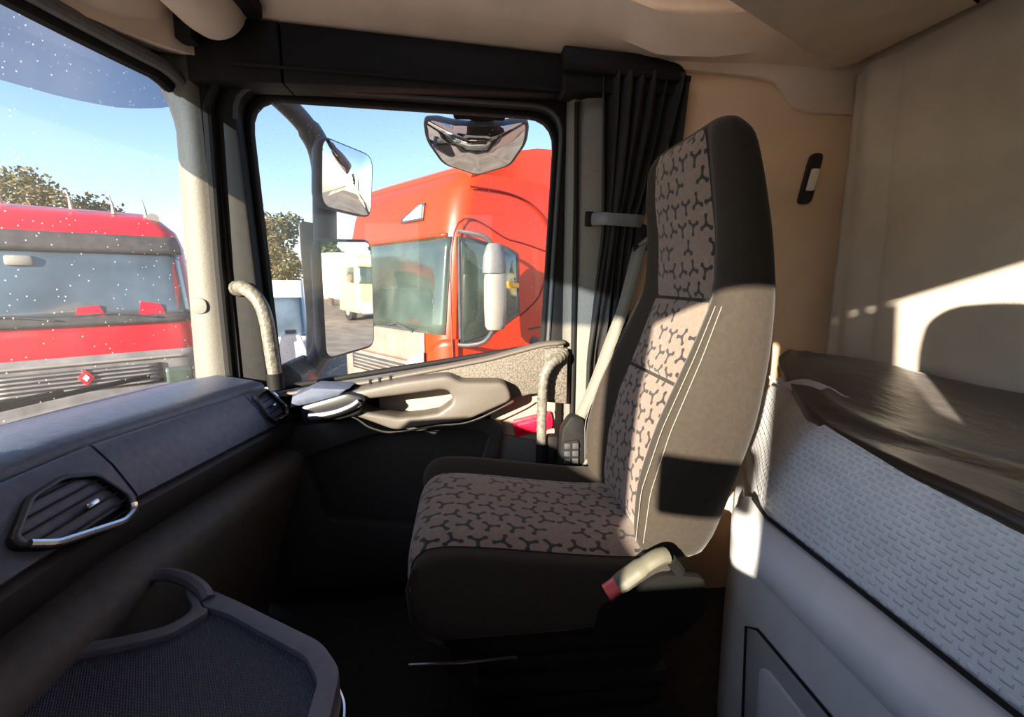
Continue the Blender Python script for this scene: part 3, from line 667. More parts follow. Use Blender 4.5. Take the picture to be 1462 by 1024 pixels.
# ------------------------------------------------------------------ grab handles
def banded(path, r, n=10):
    b = B(); b.tube(path, r, n)
    return b
g1 = empty('grab_handle', (-.66, 1.54, .85), label='curved grey taped grab handle on the windscreen pillar', cat='handle', group='cab grab handles')
pt = spline([(-.715, 1.562, 1.128), (-.69, 1.525, 1.130), (-.655, 1.500, 1.118), (-.625, 1.490, 1.085), (-.610, 1.488, 1.03), (-.604, 1.488, .95), (-.598, 1.490, .84)], 6)
banded(pt, .021, 12).move(-g1.location).build('grip', 'grip', g1)
B().tube([(-.600, 1.490, .865), (-.598, 1.490, .815)], .025, 12).move(-g1.location).build('lower_boot', 'black', g1)
B().tube([(-.735, 1.59, 1.127), (-.708, 1.553, 1.129)], .025, 12).move(-g1.location).build('upper_boot', 'grip', g1)
g2 = empty('grab_handle', (.24, 1.45, .5), label='upright grey taped grab bar between door and seat', cat='handle', group='cab grab handles')
pt = spline([(.325, 1.50, .912), (.30, 1.462, .905), (.268, 1.448, .885), (.247, 1.445, .84), (.243, 1.445, .75), (.242, 1.445, .60)], 6)
banded(pt, .016, 12).move(-g2.location).build('grip', 'grip', g2)
for k in range(3, len(pt) - 2, 2):
    d = (pt[k + 1] - pt[k]).normalized()
    B().tube([pt[k] - d * .004, pt[k] + d * .004], .0178, 12).move(-g2.location).build('tape_band', 'grip', g2)
B().tube([(.242, 1.445, .62), (.243, 1.445, .40)], .019, 12).move(-g2.location).build('lower_sleeve', 'black', g2)
B().box((.262, 1.44, .38), (.298, 1.48, .645), .008).move(-g2.location).build('sleeve_bracket', 'black', g2)

# ================================================================== BUNK
bb = empty('bunk_base', (.9, .4, 0), label='pale grey bunk base with rounded front rail and inset drawer', cat='bunk base')
def bm_(b): return b.move((-.9, -.4, 0))
def railsec(y):
    e = max(0, (y - .86) / .13); k = .5 * e * e * .10
    return [(.600 + k, .535), (.588 + k, .56), (.588 + k, .595), (.602 + k, .622), (.63 + k * .8, .634), (.668 + k * .4, .630), (.68, .60), (.68, .535)]
bm_(B().loft([[(x, y, z + .012 * max(0, (y - .5)) * .6) for x, z in railsec(y)] for y in lin(-.5, .85, 8) + lin(.87, .985, 8)])).build('front_rail', 'white_plastic', bb, smooth=50)
bm_(B().prism(fillet([(.628, -.5), (1.26, -.5), (1.26, 1.40), (.90, 1.40), (.66, 1.02), (.628, .955)], [.0, 0, 0, .1, .05, .04]), 'z', 0.0, .53, .01)).build('cabinet_body', 'white_plastic', bb)
bm_(B().prism(fillet([(.70, -.5), (1.26, -.5), (1.26, 1.44), (.95, 1.44), (.74, 1.10), (.70, .98)], [.0, 0, 0, .1, .05, .04]), 'z', .53, .625, .01)).build('bed_deck', 'white_plastic', bb)
bm_(B().tube([(.645, -.5, .637), (.646, .88, .642), (.668, .96, .644)], .0045, 6)).build('mattress_gap', 'seal', bb)
bm_(B().tube([(.616, -.5, .533), (.616, .90, .537), (.640, .96, .538)], .005, 6)).build('rail_gap', 'seal', bb)
dr = bm_(B().prism(fillet([(-.3, .03), (.845, .03), (.875, .37), (.85, .395), (-.3, .395)], .012, 3), 'x', .6215, .632, .003)).build('drawer_front', 'drawer', bb)
bm_(B().prism(fillet([(-.3, .045), (.80, .045), (.815, .33), (.79, .345), (-.3, .345)], .012, 3), 'x', .615, .6235, .003)).build('drawer_panel', 'white_plastic', dr)
bm_(B().tube([(.622, -.3, .400), (.622, .84, .400), (.622, .878, .375), (.622, .86, .15)], .003, 6)).build('drawer_gap', 'seal', dr)

mt = empty('mattress', (.98, .4, .64), label='bunk mattress with white quilted side and dark brown plush top', cat='mattress')
edge = fillet([(.655, -.5), (.655, .90), (.70, .99), (.80, 1.15), (.93, 1.40), (1.02, 1.455), (1.205, 1.455), (1.205, -.5)], [.0, .08, .08, .1, .12, .08, .02, 0], 5)
# densify the long front run
def dens(pl, step=.05):
    out = []
    for a, b2 in zip(pl, pl[1:] + pl[:1]):
        n = max(1, int((Vector(b2) - Vector(a)).length / step))
        for k in range(n): out.append((a[0] + (b2[0] - a[0]) * k / n, a[1] + (b2[1] - a[1]) * k / n))
    return out
edge = dens(edge)
cc = Vector((1.0, .45))
def ins(p, d):   # move inwards from the front/end edges
    x, y = p; d *= interp([(.3, .12), (.45, .2), (.64, .5), (.9, 1.0)], y); tx = min(1, max(0, (1.25 - x) / .5)); 
    return (x + d * tx, y - d * (1 if y > .9 else 0) * .9)
prof = [(-.0, .632), (-.004, .66), (.004, .70), (.028, .76), (.056, .81), (.085, .836), (.115, .846)]
b = B(); n = len(edge); al = [0]
for a, b2 in zip(edge, edge[1:]): al.append(al[-1] + (Vector(b2) - Vector(a)).length)
vs = []; uvs = []; fs = []
for j, (d, z) in enumerate(prof):
    for i, p in enumerate(edge):
        q = ins(p, d); vs.append((q[0], q[1], z + (.03 * max(0, (p[1] - .9) / .55) if z > .7 else 0) )); uvs.append((al[i], z + d))
for j in range(len(prof) - 1):
    for i in range(n): fs.append((j * n + i, j * n + (i + 1) % n, (j + 1) * n + (i + 1) % n, (j + 1) * n + i))
b.add(vs, fs, uvs); bmesh.ops.recalc_face_normals(b.bm, faces=b.bm.faces[:])
b.move(-mt.location).build('quilted_side', 'quilt', mt, smooth=60)
def topz(x, y):
    return .846 + .055 * min(1, max(0, (x - .78) / .45)) + .008 * sin(x * 9 + y * 3) + .005 * sin(y * 11 - x * 5) - .0
def tfn(u, v):
    y = -.45 + 1.90 * v; x0 = interp([(-.5, .665), (.40, .668), (.64, .705), (.85, .755), (.98, .795), (1.05, .83), (1.2, .90), (1.38, 1.0), (1.46, 1.10)], y); x = x0 + (1.205 - x0) * u
    z = topz(x, y) + .03 * max(0, (y - .9) / .55) * max(0, 1 - u * 1.4) + .006
    z += .010 * math.exp(-((x - x0 - .10 - .06 * sin(y * 4)) / .03) ** 2)
    return (x, y, z)
B().grid(tfn, lin(0, 1, 40), lin(0, 1, 60)).move(-mt.location).build('plush_top', 'topcover', mt, smooth=80, solid=.03)
sh = B().grid(lambda u, v: (.825 + .07 * u + .03 * v, 1.225 - .15 * u - .05 * v + .02 * sin(u * 5), .872 + .012 * sin(u * 7 + v * 4) + .012 * v), lin(0, 1, 14), lin(0, 1, 8)).build('bed_sheet', 'sheet', None, solid=.003)
tag(sh, 'small folded corner of white sheet at the mattress end behind the seat', 'sheet')

# upper bunk folded above
ub = empty('upper_bunk', (1.0, .6, 1.80), label='taupe upper bunk seen from below against the roof corner', cat='bunk')
pl = fillet([(1.19, 1.485), (.98, 1.365), (.60, 1.145), (.42, .95), (.42, -.5), (1.235, -.5), (1.215, 1.10)], [.10, .0, .05, .1, 0, 0, .0], 6)
B().prism(pl, 'z', 1.797, 1.90, .018, 3).move(-ub.location).build('bunk_board', 'bunk_cloth', ub)
B().box((.60, -.4, 1.90), (1.22, 1.10, 1.98), .02).move(-ub.location).build('bunk_pad', 'rear', ub)

# wall switch
ls = empty('wall_lamp', (1.137, 1.500, 1.483), label='small black oval reading lamp on the beige side wall', cat='lamp')
q = fillet([(-.042, -.085), (.012, -.085), (.045, .085), (-.005, .085)], .022, 5)
B().prism([(x * .85, z * .95) for x, z in q], 'y', -.012, .010, .006).build('lamp_bezel', 'gloss', ls)
B().prism(fillet([(-.018, -.040), (.010, -.040), (.024, .030), (-.004, .030)], .006, 3), 'y', -.018, -.008, .003).build('lamp_lens', 'lens', ls)

# ================================================================== OUTSIDE, FIXED TO THIS CAB
vz = empty('sun_visor', (-1.15, .5, 1.7), label='smoked blue outside sun visor above the windscreen', cat='visor')
def vfn(u, v):
    y = -.68 + 2.46 * u; zt = 1.80; zb = interp([(0, 1.60), (.35, 1.60), (.65, 1.612), (.90, 1.635), (1.05, 1.66), (1.15, 1.70), (1.23, 1.76)], abs(y - .55))
    z = zb + (zt + .05 - zb) * v
    return (wx(y, 1.7) - .17 + .05 * v + (.12 * max(0, (abs(y - .55) - .95) / .28) ** 2), y, z)
B().grid(vfn, lin(0, 1, 50), lin(0, 1, 8)).move(-vz.location).build('visor_blade', 'visor', vz)
for y in (-.2, .5, 1.2):
    B().box((wx(y, 1.78) - .15, y - .01, 1.80), (wx(y, 1.78) + .02, y + .01, 1.84), .004).move(-vz.location).build('visor_bracket', 'black', vz)

wp = empty('windscreen_wiper', (-1.06, 1.2, .84), label='black wiper blade resting along the foot of the windscreen', cat='wiper')
B().tube([(wx(y, .86) - .025, y, .872 - .012 * (y - .8)) for y in lin(.55, 1.48, 14)], .007, 8).move(-wp.location).build('wiper_blade', 'seal', wp)
B().tube([(wx(y, .86) - .035, y, .855 + .022 * (1 - abs(y - 1.0))) for y in lin(.65, 1.25, 8)], .008, 8).move(-wp.location).build('wiper_arm', 'black', wp)

# door mirrors: bent arm, two housings with glass
def mirror_head(parent, c, n, wd, ht, name, glassname, up=Vector((0, 0, 1)), r=.05, deep=.07, tilt=0.0, curve=0.0, pts=None):
    n = Vector(n).normalized(); e1 = up.cross(n).normalized(); e2 = n.cross(e1); c = Vector(c)
    mtx = Matrix(((e1.x, e2.x, n.x, c.x), (e1.y, e2.y, n.y, c.y), (e1.z, e2.z, n.z, c.z), (0, 0, 0, 1)))
    poly = pts or [(-wd / 2, -ht / 2), (wd / 2, -ht / 2 + tilt), (wd / 2, ht / 2 + tilt), (-wd / 2, ht / 2)]
    f = fillet(poly, r, 6); sh2 = [(x * .93, y * .95) for x, y in f]
    loops = [[mtx @ Vector((x * k, y * k, z)) for x, y in f] for k, z in ((.55, -deep), (.85, -deep * .85), (1.0, -deep * .4), (1.0, .0), (.97, .006))]
    h = B().loft([[p - parent.location for p in l] for l in loops]).build(name, 'mir_house', parent, smooth=50)
    if curve:
        b = B(); xs2 = lin(-1, 1, 22)
        rings = []
        for k in (1.0, .8, .6, .4, .2):
            rings.append([mtx @ Vector((x * k, y * k, .007 + curve * (1 - k * k))) - parent.location for x, y in sh2])
        b.loft(rings, caps=False); V = b.bm.verts; b.bm.verts.ensure_lookup_table(); nn = len(sh2)
        b.bm.faces.new([b.bm.verts[4 * nn + i] for i in range(nn)])
        bmesh.ops.recalc_face_normals(b.bm, faces=b.bm.faces[:])
        g = b.build(glassname, 'mirror', h, smooth=80)
    else:
        q = B().prism(sh2, 'z', .002, .0085); q.xf(mtx); g = q.move(-parent.location).build(glassname, 'mirror', h, smooth=0)
    return h
mr = empty('door_mirror', (-.72, 1.86, .75), label='grey twin door mirror on a bent arm outside the passenger window', cat='mirror')
mirror_head(mr, (-.475, 1.95, 1.075), (.88, -.475, -.02), .30, .46, 'main_mirror', 'mirror_glass', r=.045, tilt=.02)
mirror_head(mr, (-.452, 1.95, 1.545), (.86, -.50, -.10), .28, .25, 'wide_mirror', 'mirror_glass', r=.05, tilt=-.01, curve=.012)
B().tube(spline([(-.80, 1.72, 1.90), (-.70, 1.88, 1.84), (-.60, 1.97, 1.74), (-.555, 2.0, 1.62), (-.56, 2.0, 1.40), (-.575, 2.0, 1.15), (-.59, 1.98, .92), (-.63, 1.92, .80), (-.74, 1.78, .70)], 8), [.040] * 17 + [.048] * 32 + [.042] * 16, 12, flat=(1, .8)).move(-mr.location).build('mirror_arm', 'mir_house', mr)
B().prism(fillet([(-.66, 1.39), (-.535, 1.37), (-.53, .95), (-.60, .84), (-.67, .80), (-.655, 1.0)], .03, 3), 'y', 1.975, 2.06, .02).move(-mr.location).build('arm_cover', 'mir_dust', mr)
B().prism(fillet([(-.78, .70), (-.62, .73), (-.60, .80), (-.66, .86), (-.78, .78)], .02, 3), 'y', 1.74, 1.95, .02).move(-mr.location).build('arm_foot', 'mir_house', mr)

km = empty('kerb_mirror', (.06, 1.78, 1.85), label='wide black kerb mirror hanging above the passenger window', cat='mirror')
kp = [(-.205, .075), (-.10, .055), (.0, .05), (.10, .055), (.205, .075), (.20, -.01), (.14, -.105), (.0, -.15), (-.14, -.105), (-.20, -.01)]
mirror_head(km, (.055, 1.95, 1.705), (-.02, -.80, -.62), .4, .25, 'mirror_housing', 'mirror_glass', r=.03, deep=.08, curve=.05, pts=[(x, y) for x, y in kp])
B().tube([(.075, 1.66, 1.90), (.075, 1.80, 1.90), (.075, 1.93, 1.86), (.075, 1.985, 1.79)], [.05, .05, .055, .05], 12, flat=(.7, 1)).move(-km.location).build('mirror_bracket', 'black', km)
B().box((-.035, 1.90, 1.765), (.165, 1.93, 1.86), .01).move(-km.location).build('mirror_clamp', 'black', km)

# ================================================================== OUTSIDE WORLD
g = B().box((-160, -160, GROUND - .2), (160, 160, GROUND)).build('ground', 'ground'); struct(g)

class Cab:
    """a cab-over tractor: local x runs back from the nose, y across from the near corner, z from the ground"""
    def __init__(s, W, L, rc, ixt, iyt, z0, ztop): s.W, s.L, s.rc, s.ix, s.iy, s.z0, s.zt = W, L, rc, ixt, iyt, z0, ztop
    def pt(s, q, z, off=0.0):      # q: distance along the outline; q<0 across the front, q>0 down the near side, 0 = corner
        rc = s.rc; h = rc * pi / 4; ix = interp(s.ix, z); iy = interp(s.iy, z)
        if q <= -h: x, y, nx, ny = 0, rc + (-q - h), -1, 0
        elif q >= h: x, y, nx, ny = rc + (q - h), 0, 0, -1
        else:
            a = pi / 4 * (1 + q / h); x = rc - rc * cos(a); y = rc - rc * sin(a); nx, ny = -cos(a), -sin(a)
        far = s.W / 2
        if y > far: y = min(y, s.W); yy = y - iy * (y - far) / far
        else: yy = y + iy * (far - y) / far
        # far front corner rounding
        if y > s.W - rc: t = (y - (s.W - rc)) / rc; x += rc * (1 - math.sqrt(max(0, 1 - t * t)))
        return (x + ix * max(0, 1 - x / s.L) + nx * off, yy + ny * off, z)
    def body(s, zs, parent, m, name='cab_body'):
        h = s.rc * pi / 4; qs = lin(-(s.W - s.rc + h), -(s.W - 2 * s.rc + h), 8) + lin(-(s.W - 2 * s.rc + h), -h, 12)[1:] + lin(-h, h, 12)[1:] + lin(h, h + s.L - s.rc, 8)[1:]
        loops = []
        for z in zs:
            l = [s.pt(q, z) for q in qs]; x = s.L
            l += [(x, s.W / 2, z), (x, s.W - interp(s.iy, z), z)]
            l = [p for p in l]
            loops.append(l)
        return B().loft(loops).build(name, m, parent, smooth=45)
    def patch(s, q0, q1, z0, z1, off, name, m, parent, nq=24, nz=10, th=.012, zf=None):
        def fn(q, v):
            a, b2 = (zf(q) if zf else (z0, z1)); return s.pt(q, a + (b2 - a) * v, off)
        b = B().grid(fn, lin(q0, q1, nq), lin(0, 1, nz)); bmesh.ops.recalc_face_normals(b.bm, faces=b.bm.faces[:])
        o = b.build(name, m, parent, smooth=60); q = o.modifiers.new('solid', 'SOLIDIFY'); q.thickness = th; q.offset = 0
        return o

# --- orange-red truck through the side window
G = -GROUND
rt = empty('red_truck', (-.20, 4.70, GROUND), math.atan2(.617, .787), 'bright orange-red truck with a high roof seen through the side window', 'truck')
tc = Cab(2.5, 2.3, .26, [(0, 0), (.55 + G, 0), (1.62 + G, .12), (2.0 + G, .20), (2.2 + G, .30), (2.34 + G, .48), (2.42 + G, .75)],
         [(0, 0), (1.7 + G, .0), (2.2 + G, .05), (2.42 + G, .16)], .35, 2.42 + G)
tc.body([.9, 1.2, G + .2, G + .55, G + .9, G + 1.3, G + 1.62, G + 1.80, G + 1.95, G + 2.08, G + 2.18, G + 2.25, G + 2.30, G + 2.34, G + 2.38, G + 2.42], rt, 'red')
h = .26 * pi / 4
tc.patch(-2.28, -.03, G + .60, G + 1.60, .008, 'windscreen', 'truck_glass', rt, 30)
tc.patch(-2.25, -.33, G + .26, G + .60, .012, 'front_panel', 'truck_grey', rt, 24)
tc.patch(-2.42, -.25, G - .55, G + .26, .03, 'bumper', 'truck_grey', rt, 24)
tc.patch(-2.0, -.70, G + .02, G + .22, .05, 'grille', 'truck_dark', rt, 12, 4)
for k in range(4):
    tc.patch(-1.95, -.75, G + .045 + .045 * k, G + .062 + .045 * k, .065, 'grille_bar', 'truck_grey', rt, 10, 3)
tc.patch(-.62, -.30, G + .16, G + .42, .05, 'headlamp', 'lamp', rt, 8, 5, zf=lambda q: (G + .20, G + .40 - .12 * max(0, (-q - .34) / .28)))
tc.patch(-.70, -.28, G - .02, G + .17, .05, 'lamp_step', 'truck_dark', rt, 8, 5)
tc.patch(-.27, .10, G - .3, G + .55, .035, 'corner_deflector', 'red', rt, 14, 12, zf=lambda q: (G - .3, G + .56 - .30 * max(0, (-q - .02) / .25) ** 2))
tc.patch(-.98, -.52, G + 1.80, G + 1.99, .012, 'roof_lamp', 'truck_dark', rt, 10, 5, zf=lambda q: (G + 1.80, G + 1.99 - .13 * max(0, (-q - .62) / .36)))
tc.patch(-.92, -.56, G + 1.82, G + 1.97, .022, 'lamp_lens', 'lamp', rt, 10, 5, zf=lambda q: (G + 1.825, G + 1.97 - .13 * max(0, (-q - .62) / .30)))
tc.patch(-2.3, -.08, G + 1.60, G + 1.635, .016, 'visor_lip', 'red', rt, 24, 3)
# door, side window, seams, rear fairing on the near side (y = 0 plane)
def side(poly, d0, d1, name, m, parent=rt, bev=.004, r=.03):
    f = fillet(poly, r, 4); return B().prism(f, 'y', d0, d1, bev).build(name, m, parent)
sw = side([(.20, G + .52), (.20, G + 1.56), (.80, G + 1.50), (.97, G + 1.44), (1.0, G + .80), (.50, G + .56)], -.014, .03, 'side_window', 'truck_glass')
B().prism(fillet([(.17, G + .49), (.17, G + 1.60), (.82, G + 1.535), (1.0, G + 1.47), (1.04, G + .78), (.50, G + .52)], .03, 4), 'y', -.010, .03, .003,
          hole=fillet([(.21, G + .53), (.21, G + 1.55), (.79, G + 1.49), (.96, G + 1.43), (.99, G + .81), (.50, G + .57)], .03, 4)).build('window_seal', 'truck_dark', rt)
for nm, path in (('door_seam', [(.12, -.002, G - .6), (.12, -.002, G + 1.62), (.9, -.002, G + 1.60), (1.5, -.002, G + 1.50)]),
                 ('body_seam', [(.35, .02, G + 2.10), (.9, .02, G + 2.10), (1.3, .012, G + 2.0), (1.55, 0, G + 1.75), (1.62, -.002, G + 1.3), (1.6, -.002, G + .3)]),
                 ('flank_crease', [(1.05, -.002, G + .75), (1.35, -.002, G + .95), (1.50, -.002, G + 1.25), (1.52, -.002, G + 1.55)])):
    B().tube(spline(path, 8), .010, 6).build(nm, 'red_seam', rt)
B().loft([[(x, y, z) for y, z in ((.10, G + 2.2), (.06, G + zt - .1), (.16, G + zt), (2.34, G + zt), (2.44, G + zt - .1), (2.4, G + 2.2))] for x, zt in ((.42, 2.34), (.7, 2.46), (1.1, 2.60), (1.5, 2.70), (2.25, 2.80))]).build('roof_deflector', 'red', rt)
side([(2.3, G - .6), (2.3, G + 2.5), (2.75, G + 2.45), (2.9, G - .6)], .0, .05, 'side_fairing', 'red')
em = side([(1.22, G + .35), (1.22, G + .49), (1.36, G + .49), (1.36, G + .35)], -.010, .01, 'emblem', 'truck_dark', bev=.002, r=.07)
side([(1.20, G + .575), (1.20, G + .595), (1.42, G + .61), (1.42, G + .59)], -.008, .01, 'emblem_line', 'truck_dark', bev=.001, r=.004)
# its mirror, standing out in front of the side window
mh = B().loft([[(.42 + .125 * k * cos(a) + sx, -.28 + .085 * k * sin(a), G + z) for a in lin(0, 2 * pi, 17)[:-1]] for k, z, sx in ((.8, .66, 0), (1.0, .70, 0), (1.08, .90, 0), (1.06, 1.16, 0), (1.0, 1.22, 0))]).build('main_mirror', 'silver', rt)
B().loft([[(.41 + .125 * k * cos(a), -.28 + .085 * k * sin(a), G + z) for a in lin(0, 2 * pi, 17)[:-1]] for k, z in ((1.1, 1.23), (1.12, 1.26), (1.02, 1.40), (.72, 1.50), (.55, 1.52))]).build('wide_mirror', 'mir_house', rt)
B().tube(spline([(.16, -.02, G + 1.64), (.22, -.14, G + 1.62), (.32, -.24, G + 1.58), (.40, -.27, G + 1.50)], 5), .022, 8).build('mirror_arm', 'truck_dark', rt)
B().tube(spline([(.14, -.02, G + .50), (.20, -.12, G + .50), (.30, -.24, G + .54), (.40, -.27, G + .66)], 5), .024, 8).build('mirror_arm', 'truck_dark', rt)
B().prism(fillet([(.72, G + 1.08), (.72, G + 1.16), (.98, G + 1.13), (.98, G + 1.07)], .02, 3), 'y', -.06, -.012, .006).build('amber_marker', 'amber', rt)
def wheel(parent, x, y, r=.5, wd=.32):
    b = B().tube([(x, y, r), (x, y + .04, r), (x, y + wd - .04, r), (x, y + wd, r)], [r * .9, r, r, r * .9], 28); o = b.build('wheel', 'tyre', parent, smooth=40)
    B().tube([(x, y - .01, r), (x, y + .04, r)], [r * .5, r * .55], 20).build('hub', 'silver', o)
wheel(rt, 1.35, .04); wheel(rt, 1.35, 2.14); wheel(rt, 4.8, .04); wheel(rt, 4.8, 2.14)
B().box((.8, .75, .75), (5.6, 1.75, 1.05), .02).build('chassis', 'truck_dark', rt)
# wipers
for y0 in (.6, 1.5):
    B().tube([(-.02, y0, G + .60), (-.015, y0 + .35, G + .67), (-.012, y0 - .35 + .9, G + .64)], .012, 6).build('wiper', 'truck_dark', rt)

# --- crimson truck ahead, through the windscreen
r2 = empty('red_truck', (-3.62, 6.78, GROUND), math.atan2(.79, -.62), 'crimson truck with dark visor and grey grille parked ahead, through the windscreen', 'truck')
t2 = Cab(2.5, 2.2, .30, [(0, 0), (.6 + G, 0), (1.60 + G, .15), (1.78 + G, .19), (1.95 + G, .36), (2.06 + G, .70)],
         [(0, 0), (.6 + G, 0), (1.6 + G, .06), (1.8 + G, .12), (2.06 + G, .34)], .35, 2.06 + G)
t2.body([.8, 1.2, G + .2, G + .65, G + 1.1, G + 1.58, G + 1.70, G + 1.80, G + 1.88, G + 1.95, G + 2.01, G + 2.06], r2, 'red2')
t2.patch(-2.42, -.05, G + .70, G + 1.50, .010, 'windscreen', 'truck_glass2', r2, 30)
t2.patch(-2.45, -.02, G + 1.50, G + 1.72, .035, 'visor_panel', 'truck_dark', r2, 30, 5)
t2.patch(-2.45, -.0, G + .62, G + .73, .02, 'wiper_cowl', 'truck_dark', r2, 30, 4)
t2.patch(-2.45, .1, G - .55, G + .26, .03, 'bumper', 'truck_grey2', r2, 30, 8)
t2.patch(-2.0, -.45, G - .16, G + .10, .05, 'grille', 'truck_dark', r2, 20, 5)
for k in range(5): t2.patch(-1.95, -.5, G - .145 + .05 * k, G - .122 + .05 * k, .065, 'grille_bar', 'truck_grey2', r2, 14, 3)
t2.patch(-2.42, -1.98, G - .25, G + .06, .055, 'headlamp', 'lamp', r2, 8, 5); t2.patch(-.42, -.12, G - .22, G + .02, .055, 'headlamp', 'truck_glass', r2, 8, 5)
t2.patch(-2.2, -.15, G + .155, G + .185, .05, 'chrome_line', 'silver', r2, 24, 3)
em = B().prism([(1.18, G + .0), (1.26, G + .10), (1.34, G + .0), (1.26, G - .10)], 'x', -.09, -.05, .006).build('diamond_badge', 'red2', r2)
B().prism([(1.225, G + .0), (1.26, G + .045), (1.295, G + .0), (1.26, G - .045)], 'x', -.096, -.088, .002).build('badge_centre', 'white', em)
for y0 in (.5, 1.45):
    B().tube([(-.03, y0, G + .70), (.0, y0 + .4, G + .76), (.0, y0 + .78, G + .74)], .013, 6).build('wiper', 'truck_dark', r2)
for y0, zz in ((.42, 2.0), (.75, 2.02), (1.15, 2.04), (1.75, 2.04)):
    B().tube([(.55, y0, G + zz), (.52, y0 + .01, G + zz + .12), (.5, y0 + .03, G + zz + .22)], [.03, .015, .008], 6).build('roof_aerial', 'silver', r2)
B().tube([(.42, .36, G + 1.98), (.75, .36, G + 1.98)], [.07, .02], 10).build('air_horn', 'silver', r2)
wv2 = B().box((.06, 1.55, G + 1.32), (.20, 1.78, G + 1.44), .03).build('camera_housing', 'silver', r2)
for k, yy in enumerate((.40, 1.0)):
    B().prism([(yy, G + .73), (yy + .28, G + .73), (yy + .24, G + .90 - .06 * k), (yy + .05, G + .86)], 'x', .0, .02).build('dash_item', 'reflector', r2)
wheel(r2, 1.3, .04); wheel(r2, 1.3, 2.14)
B().box((.8, .75, .7), (5, 1.75, 1.0)).build('chassis', 'truck_dark', r2)
# mirror on its near side
B().box((-.15, -.20, G + .75), (.0, -.02, G + 1.40), .04).build('mirror_housing', 'truck_dark', r2)

# --- pale yellow truck standing further back, seen in the door mirrors
def yellow(loc, rz, label):
    t = empty('yellow_truck', loc, rz, label, 'truck')
    c = Cab(2.4, 2.2, .25, [(0, 0), (2.0, 0), (3.1, .2), (3.3, .4)], [(0, 0), (3.0, 0), (3.3, .15)], .4, 3.3)
    c.body([.5, 1.2, 2.0, 2.6, 3.0, 3.15, 3.3], t, 'yellow')
    c.patch(-2.3, -.06, 1.9, 2.75, .01, 'windscreen', 'truck_glass', t, 24); c.patch(-2.2, -.2, .45, 1.0, .02, 'bumper', 'white', t, 20)
    c.patch(-2.2, -.1, 2.85, 3.1, .03, 'header_panel', 'white', t, 20, 3)
    B().prism(fillet([(.3, 1.9), (.3, 2.7), (1.2, 2.7), (1.2, 1.95)], .05), 'y', -.015, .02, .003).build('side_window', 'truck_glass', t)
    wheel(t, 1.3, .04); wheel(t, 1.3, 2.04)
    B().box((2.4, .0, 1.0), (8.0, 2.4, 3.4), .04).build('box_body', 'white', t)
    return t
yellow((20, 9.7, GROUND), R(-2), 'pale yellow truck with white roof panel reflected in the door mirrors')

# --- trees
def tree(name, loc, hgt, rad, label, m, n=2600, conifer=False, seed=1, leaf=.16):
    rnd = random.Random(seed); t = empty(name, loc, 0, label, 'tree', 'trees around the yard')
    B().tube([(0, 0, 0), (.05, 0, hgt * .4), (0, .05, hgt * .8)], [hgt * .03, hgt * .022, hgt * .008], 8).build('trunk', 'bark', t)
    b = B(); vs, fs = [], []
    blobs = [(Vector((rnd.uniform(-.6, .6) * rad, rnd.uniform(-.6, .6) * rad, hgt * rnd.uniform(.45, .88))), rad * rnd.uniform(.3, .55)) for _ in range(14)]
    for i in range(n):
        if conifer:
            k = rnd.random() ** .7; a = rnd.uniform(0, 2 * pi); rr = rad * (1 - k) * rnd.uniform(.3, 1) * (0.8 + .3 * sin(k * 40)) + .05
            c = Vector((rr * cos(a), rr * sin(a), hgt * (.12 + .88 * k)))
        else:
            c0, r0 = rnd.choice(blobs); d = Vector((rnd.gauss(0, 1), rnd.gauss(0, 1), rnd.gauss(0, 1))).normalized(); c = c0 + d * r0 * rnd.uniform(.55, 1.05)
        u = Vector((rnd.gauss(0, 1), rnd.gauss(0, 1), rnd.gauss(0, 1))).normalized(); v = u.orthogonal().normalized(); s_ = leaf * rnd.uniform(.6, 1.3)
        j = len(vs); vs += [c - u * s_, c + v * s_ * .5, c + u * s_, c - v * s_ * .5]; fs.append((j, j + 1, j + 2, j + 3))
    b.add(vs, fs); o = b.build('foliage', m, t, smooth=0); o['kind'] = 'stuff'
    return t
tree('broadleaf_tree', (-11.9, 15.6, GROUND), 5.85, 1.6, 'round olive-brown tree rising behind the crimson truck', 'leaf', 9000, seed=3, leaf=.075)
tree('broadleaf_tree', (-6.75, 17.2, GROUND), 5.4, 1.35, 'slim olive tree beside the mirror arm in the side window', 'leaf', 6000, seed=5, leaf=.075)
tree('conifer_tree', (31, 12.0, GROUND), 6.4, 1.7, 'dark conifer reflected behind the yellow truck in the mirror', 'conifer', 4200, True, 8, .2)
tree('conifer_tree', (33.5, 16.5, GROUND), 6.0, 1.8, 'shorter conifer on the right of the mirror reflection', 'conifer', 3600, True, 9, .2)
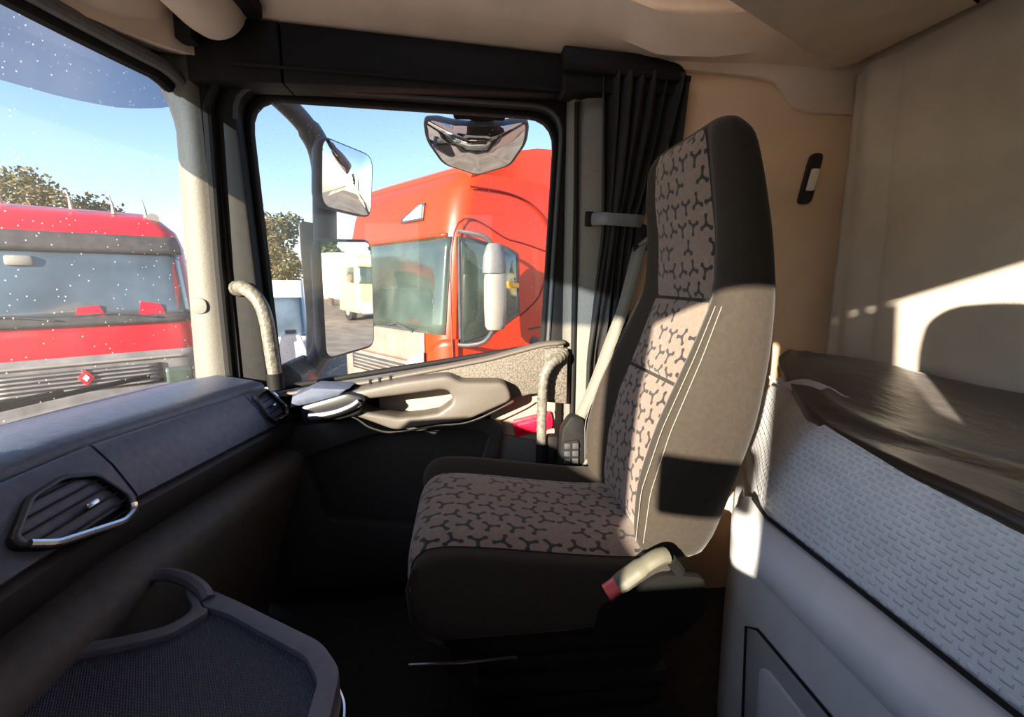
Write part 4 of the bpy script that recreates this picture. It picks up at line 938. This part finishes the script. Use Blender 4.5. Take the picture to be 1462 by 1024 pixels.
# --- low buildings and the white van behind
sh_ = empty('warehouse', (-14, 30, GROUND), R(8), 'low blue-grey warehouse on the horizon beyond the trucks', 'building')
B().box((-16, 0, 0), (18, 8, 3.2)).build('wall', 'shed', sh_)
B().prism([(-.5, 3.2), (8.5, 3.2), (4, 4.0)], 'x', -16.5, 18.5).build('roof', 'truck_grey2', sh_)
for k in range(5): B().box((-14 + 6 * k, -.06, 0), (-10.5 + 6 * k, .02, 2.6)).build('roller_door', 'white', sh_)
gw = tag(B().box((38, 2, GROUND), (38.4, 30, GROUND + 1.6)).build('boundary_wall', 'brick'), 'long tan masonry wall behind the yellow truck in the mirror', 'wall')
vn = empty('white_van', (-3.60, 10.9, GROUND), R(105), 'white van with dark windscreen parked behind the mirror arm', 'van')
vc = Cab(1.95, 4.6, .2, [(0, 0), (.9, .05), (1.25, .45), (2.0, 1.1), (2.45, 1.5), (2.62, 1.8)], [(0, 0), (1.2, 0), (2.62, .14)], .3, 2.62)
vc.body([.3, .6, .9, 1.1, 1.25, 1.6, 2.0, 2.3, 2.5, 2.62], vn, 'white')
vc.patch(-1.78, -.02, 1.32, 2.2, .012, 'windscreen', 'truck_glass2', vn, 20)
vc.patch(-1.85, .0, .3, .6, .03, 'bumper', 'truck_dark', vn, 20, 4)
vc.patch(-1.80, -1.4, .75, 1.0, .03, 'headlamp', 'lamp', vn, 6, 4); vc.patch(-.45, -.05, .75, 1.0, .03, 'headlamp', 'lamp', vn, 6, 4)
wheel(vn, .9, .02, .36, .22); wheel(vn, .9, 1.7, .36, .22); wheel(vn, 3.6, .02, .36, .22)
br_ = empty('white_block', (-2.98, 8.2, GROUND), R(20), 'made-up white tank with an orange side band standing under the door mirror', 'block')  # made-up shape in place of what looks like a vehicle's front corner
B().prism(fillet([(-.34, 0), (.34, 0), (.30, 1.15), (.14, 1.72), (-.14, 1.72), (-.30, 1.15)], .05, 3), 'y', -.25, .25, .03).build('block_body', 'white', br_)
B().prism([(.20, .15), (.36, .15), (.33, 1.12), (.20, 1.12)], 'y', -.252, .252, .01).build('orange_band', 'red', br_)
B().tube([(0, 0, 1.70), (0, 0, 1.78)], .09, 14).build('block_cap', 'truck_dark', br_)
